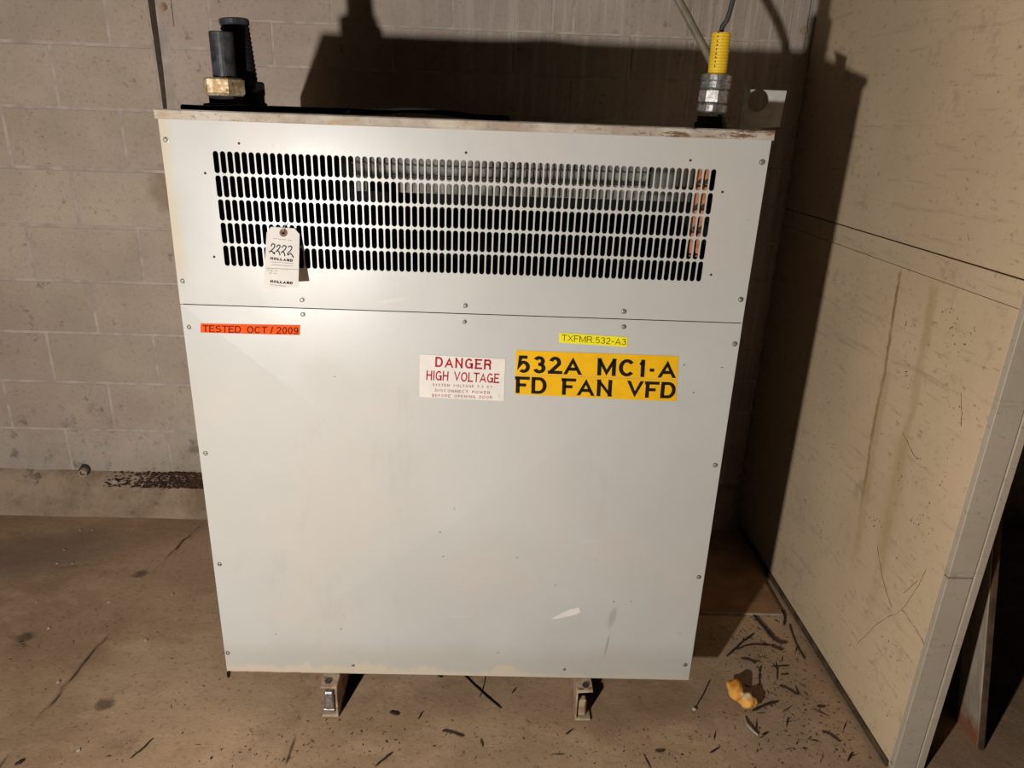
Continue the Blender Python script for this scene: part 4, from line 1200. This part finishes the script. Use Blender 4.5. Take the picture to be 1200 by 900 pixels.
twigs = [  # pixel-free world points on the floor, radius, label, name
    ([(0.7765, 1.8545, 0.0), (0.8322, 1.9077, 0.0), (0.9006, 1.968, 0.0)], .0045, 'thick dark stick at the edge of the cabinet shadow, slanting up to the right'),
    ([(0.9304, 2.0665, 0.0), (0.9493, 1.9909, 0.0), (0.966, 1.9317, 0.0), (0.9961, 1.92, 0.0)], .0055, 'longest thick dark stick, bent, in front of the brown board'),
    ([(0.8144, 1.8871, 0.0), (0.8736, 1.9129, 0.0), (0.9383, 1.9104, 0.0)], .0032, 'dark stick lying level just above the foam chunk'),
    ([(0.9383, 1.9104, 0.0), (0.9539, 1.8985, 0.0), (0.9694, 1.8868, 0.0)], .0045, 'short stub at the right end of the level stick above the foam'),
    ([(0.8188, 1.8476, 0.0), (0.8442, 1.8405, 0.0), (0.8585, 1.8254, 0.0)], .0038, 'short dark stick just above the orange foam chunk'),
    ([(1.0449, 2.0978, 0.0), (1.0419, 2.065, 0.0), (1.023, 2.0148, 0.0)], .0045, 'short upright-lying stub at the right corner of the brown board'),
    ([(1.0428, 2.0198, 0.0), (1.0279, 1.9208, 0.0), (1.0276, 1.8486, 0.0)], .0028, 'thin dark twig lying along the foot of the partition'),
    ([(0.8739, 1.8144, 0.0), (0.8568, 1.7804, 0.0), (0.8407, 1.7331, 0.0)], .0030, 'short twig right beside the orange foam chunk'),
    ([(0.9057, 1.8113, 0.0), (0.9347, 1.8158, 0.0), (0.9624, 1.8164, 0.0)], .0025, 'thin crosswise twig right of the foam, crossbar of a T shape'),
    ([(0.9236, 1.808, 0.0), (0.9046, 1.7559, 0.0)], .0025, 'thin twig right of the foam, stem of a T shape'),
    ([(0.9235, 1.7782, 0.0), (0.948, 1.7787, 0.0)], .0028, 'tiny level twig right of the T-shaped pair'),
    ([(0.9007, 1.7309, 0.0), (0.9207, 1.7207, 0.0), (0.9443, 1.6935, 0.0)], .0030, 'dark twig slanting down to the right, right of the foam chunk'),
    ([(0.7843, 1.6273, 0.0), (0.8305, 1.651, 0.0), (0.874, 1.6651, 0.0)], .0042, 'dark stick just below the orange foam chunk'),
    ([(0.6926, 1.7514, -0.0), (0.6552, 1.6911, 0.0), (0.6189, 1.6404, 0.0)], .0022, 'thin rusty nail-like twig left of the foam chunk'),
    ([(0.7821, 1.5405, 0.0), (0.7989, 1.5468, -0.0)], .0035, 'tiny dark stub right of the pale curved strip'),
    ([(0.96, 1.5586, 0.0), (0.9806, 1.5439, 0.0), (0.9945, 1.5204, 0.0)], .0028, 'thin twig near the front foot of the partition'),
    ([(0.9886, 1.4551, 0.0), (1.0111, 1.4833, 0.0)], .0040, 'dark stub at the front foot of the partition'),
    ([(0.6168, 1.4771, 0.0), (0.6453, 1.4945, 0.0)], .0032, 'small dark stub below the nail-like twig near the frame bottom'),
    ([(-0.0686, 1.7564, -0.0), (-0.0093, 1.6844, 0.0), (0.0465, 1.623, 0.0)], .0026, 'long thin dark twig sticking out under the middle of the cabinet'),
    ([(-0.0005, 1.7543, 0.0), (-0.0072, 1.7049, 0.0), (-0.0165, 1.6675, 0.0)], .0013, 'hair-thin twig crossing beside the long twig under the cabinet'),
    ([(-0.1174, 1.5399, -0.0), (-0.0886, 1.5345, 0.0), (-0.0572, 1.5203, 0.0)], .0032, 'dark stick on bare floor between the two cabinet feet'),
    ([(-0.271, 1.6043, 0.0), (-0.2451, 1.5923, 0.0)], .0048, 'stubby dark chip right of the left cabinet foot'),
    ([(-0.2823, 1.4198, 0.0), (-0.2637, 1.4441, -0.0), (-0.2439, 1.4635, -0.0)], .0036, 'dark stick cut by the bottom frame edge, centre left'),
    ([(-0.1881, 1.5809, 0.0), (-0.1786, 1.606, 0.0)], .0028, 'small dark chip halfway between left foot and long twig'),
    ([(-0.1523, 1.7582, 0.0), (-0.1353, 1.7407, 0.0)], .0040, 'dark stub at the cabinet bottom edge left of the long twig'),
    ([(-0.9238, 1.4366, -0.0), (-0.9077, 1.4639, 0.0), (-0.896, 1.4976, -0.0)], .0032, 'dark stick on the open floor at bottom left'),
    ([(-1.203, 1.4087, 0.0), (-1.1922, 1.4192, 0.0)], .0070, 'dark lump in the bottom left corner of the floor'),
    ([(0.2273, 1.534, 0.0), (0.2455, 1.5492, -0.0)], .0032, 'small dark chip left below the right cabinet foot'),
    ([(0.4677, 1.4803, -0.0), (0.4912, 1.4807, 0.0)], .0045, 'flat dark chip on the floor near the bottom edge, right of the right foot'),
    ([(0.9838, 1.6507, 0.0), (1.0082, 1.6479, 0.0)], .0032, 'small level chip beside the partition foot'),
    ([(0.0796, 1.6829, 0.0), (0.0902, 1.7035, 0.0)], .0026, 'small chip right of the long twig under the cabinet'),
    ([(-0.0099, 1.5124, 0.0), (-0.0023, 1.4869, 0.0)], .0024, 'small upright-lying chip right of the stick between the feet'),
    ([(-0.7838, 1.7479, 0.0), (-0.7714, 1.7269, 0.0)], .0045, 'dark chip under the left bottom corner of the cabinet'),
]
for (pts, r, lab) in twigs:
    r *= 0.75
    P_ = spline(pts, 5) if len(pts) > 2 else [Vector(pts[0]).lerp(Vector(pts[1]), u) for u in (0, .35, .7, 1)]
    P_ = [Vector((p.x + RND.uniform(-.4, .4) * r, p.y + RND.uniform(-.4, .4) * r, r * 0.9 + 0.0003)) for p in P_]
    bm = bmesh.new()
    add_tube(bm, P_, [r * (0.6 if i in (0, len(P_) - 1) else RND.uniform(.8, 1.15)) for i in range(len(P_))], 6)
    tag(bm_obj('twig', bm, M['twig']), lab, 'twig', 'sticks and chips on the floor')
bm = bmesh.new()
P_ = spline([(0.7519, 1.6012, -0.0), (0.7491, 1.5732, 0.0), (0.7554, 1.555, 0.0), (0.7694, 1.5388, 0.0)], 6)
add_tube(bm, [Vector((p.x, p.y, 0.003 + 0.005 * math.sin(math.pi * i / (len(P_) - 1)))) for i, p in enumerate(P_)], 0.0028, 6)
tag(bm_obj('plastic_strip', bm, M['strip']), 'pale curved plastic strip on the floor below the foam chunk', 'strip')
bm = bmesh.new()
merge(bm, blob(Vector((0.6119, 1.6297, 0.004)), (0.006, 0.006, 0.005), 2.0, 2))
tag(bm_obj('pebble', bm, M['fleck']), 'pale pebble at the lower end of the nail-like twig', 'pebble')

# grit and crumbs
def crumbs(name, zones, m, size, label, cat='grit', stretch=1.0, turn=None):
    bm = bmesh.new()
    for (cx, cy, sx, sy, n, ang) in zones:
        for _ in range(n):
            u, v = RND.gauss(0, 1) * sx, RND.gauss(0, 1) * sy
            x = cx + u * math.cos(ang) - v * math.sin(ang); y = cy + u * math.sin(ang) + v * math.cos(ang)
            if x > 1.07 - (y - 1.437) * 0.0185 and y > 1.40: continue
            if y > 2.61: continue
            if y > 1.585 and -0.74 < x < 0.60: continue
            s = RND.uniform(*size) * (2.2 if RND.random() < 0.06 else 1)
            l = s * RND.uniform(1, 2.8) * stretch; w = s * RND.uniform(.4, .9); h = s * RND.uniform(.3, .7)
            a = RND.uniform(0, math.pi)
            ca_, sa_ = math.cos(a), math.sin(a)
            pts = [(l, 0, 0), (0, w, 0), (-l, 0, 0), (0, -w, 0), (RND.uniform(-.3, .3) * l, 0, h)]
            vv = [bm.verts.new((x + p * ca_ - q_ * sa_, y + p * sa_ + q_ * ca_, 0.0005 + z_)) for p, q_, z_ in pts]
            for i in range(4): bm.faces.new((vv[i], vv[(i + 1) % 4], vv[4]))
    o = bm_obj(name, bm, m)
    tag(o, label, cat, kind='stuff')
    return o
pr_ = (0.8976, 1.7813, -0.0); pm = (0.1744, 1.566, 0.0); pf = (0.8013, 1.5468, 0.0)
crumbs('floor_grit', [(pr_[0], pr_[1], 0.10, 0.22, 260, 0.25), (pf[0], pf[1], 0.22, 0.09, 150, 0), (0.0, 1.45, 0.55, 0.10, 230, 0), (-0.42, 1.46, 0.14, 0.1, 140, 0), (-1.2, 1.75, 0.5, 0.4, 110, 0), (0.35, 1.45, 0.1, 0.12, 60, 0)],
       M['crumb'], (0.0008, 0.0023), 'dark grit and splinters scattered over the floor')
crumbs('splinters', [(pr_[0], pr_[1], 0.10, 0.20, 120, 0.25), (pf[0], pf[1], 0.2, 0.08, 35, 0), (0.0, 1.45, 0.5, 0.08, 40, 0), (0.9035, 1.9595, 0.07, 0.09, 70, 0)],
       M['twig'], (0.0007, 0.0017), 'fine dark splinters strewn over the floor', 'splinters', 4.0)
crumbs('paint_flecks', [(pr_[0], pr_[1], 0.12, 0.2, 60, 0.2), (0.42, 1.5, 0.12, 0.07, 26, 0), (0.1, 1.45, 0.6, 0.12, 40, 0), (-1.3, 1.9, 0.35, 0.35, 26, 0)],
       M['fleck'], (0.0010, 0.0022), 'pale paint flecks scattered over the floor', 'flecks')
for i, p in enumerate([(-1.4232, 1.9326, 0.0), (-1.5439, 2.2904, 0.0), (-1.5989, 2.2885, 0.0), (-1.6239, 2.3773, 0.0), (-1.6379, 2.516, 0.0), (-1.5917, 2.5178, 0.0), (-1.1054, 2.1204, 0.0), (-1.0889, 1.8842, 0.0), (-1.2603, 1.6992, 0.0), (-1.07, 1.4586, 0.0)]):
    pass
bm = bmesh.new()
for p in [(-1.4232, 1.9326, 0.0), (-1.5439, 2.2904, 0.0), (-1.5989, 2.2885, 0.0), (-1.6239, 2.3773, 0.0), (-1.6379, 2.516, 0.0), (-1.5917, 2.5178, 0.0), (-1.1054, 2.1204, 0.0), (-1.0889, 1.8842, 0.0), (-1.2603, 1.6992, 0.0), (-1.07, 1.4586, 0.0)]:
    merge(bm, blob(Vector((p[0], p[1], 0.002)), (0.0055, 0.006, 0.0025), p[0], 1))
tag(bm_obj('paint_chips', bm, M['fleck']), 'pale chips dotted over the open floor left of the cabinet', 'chips', kind='stuff')
# rusty debris on the kerb ledge
bm = bmesh.new()
for _ in range(900):
    x = -1.17 - abs(RND.gauss(0, 1)) * 0.17
    if x < -1.62: continue
    u = RND.random()
    y = 2.705 - u * 0.035; z = 0.170 - u * 0.055
    s = RND.uniform(0.003, 0.009)
    a = RND.uniform(0, 3.14)
    vv = [bm.verts.new((x + s * 1.5 * math.cos(a + i * 2.1), y + s * .6 * math.sin(a + i * 2.1), z + RND.uniform(-.3, .3) * s)) for i in range(3)]
    vv.append(bm.verts.new((x, y - s * 0.4, z + s * 0.8)))
    for i in range(3): bm.faces.new((vv[i], vv[(i + 1) % 3], vv[3]))
M['rustgrit'] = simple('rust_scale', (0.105, 0.045, 0.024), 0.9, var=0.35, sc=60)
tag(bm_obj('rust_debris', bm, M['rustgrit']), 'rusty scale heaped on the kerb at the wall foot', 'debris', kind='stuff')
# stub of pipe sticking out of the wall foot
sp_ = empty('pipe_stub', (-1.6899, 2.7, 0.175), 'short rusty pipe stub sticking out at the wall foot left of the cabinet', 'pipe')
part_lathe('pipe', [(0.016, -0.03), (0.016, 0.03), (0.011, 0.03), (0.011, 0.01)], Vector(sp_.location), M['rust'], sp_, n=16, axis=Vector((0.25, -1, 0)))
part_lathe('collar', [(0.021, -0.03), (0.021, 0.008)], Vector(sp_.location), M['boltdark'], sp_, n=16, axis=Vector((0.25, -1, 0)))
# two pale pebbles on the kerb
for p, s, lab in (((-1.5523, 2.66, 0.1441), .012, 'grey pebble on the kerb below the rusty debris'),):
    bm = bmesh.new()
    merge(bm, blob(Vector(p), (s, s * .8, s * .8), 4.0, 2))
    tag(bm_obj('pebble', bm, M['fleck']), lab, 'pebble')
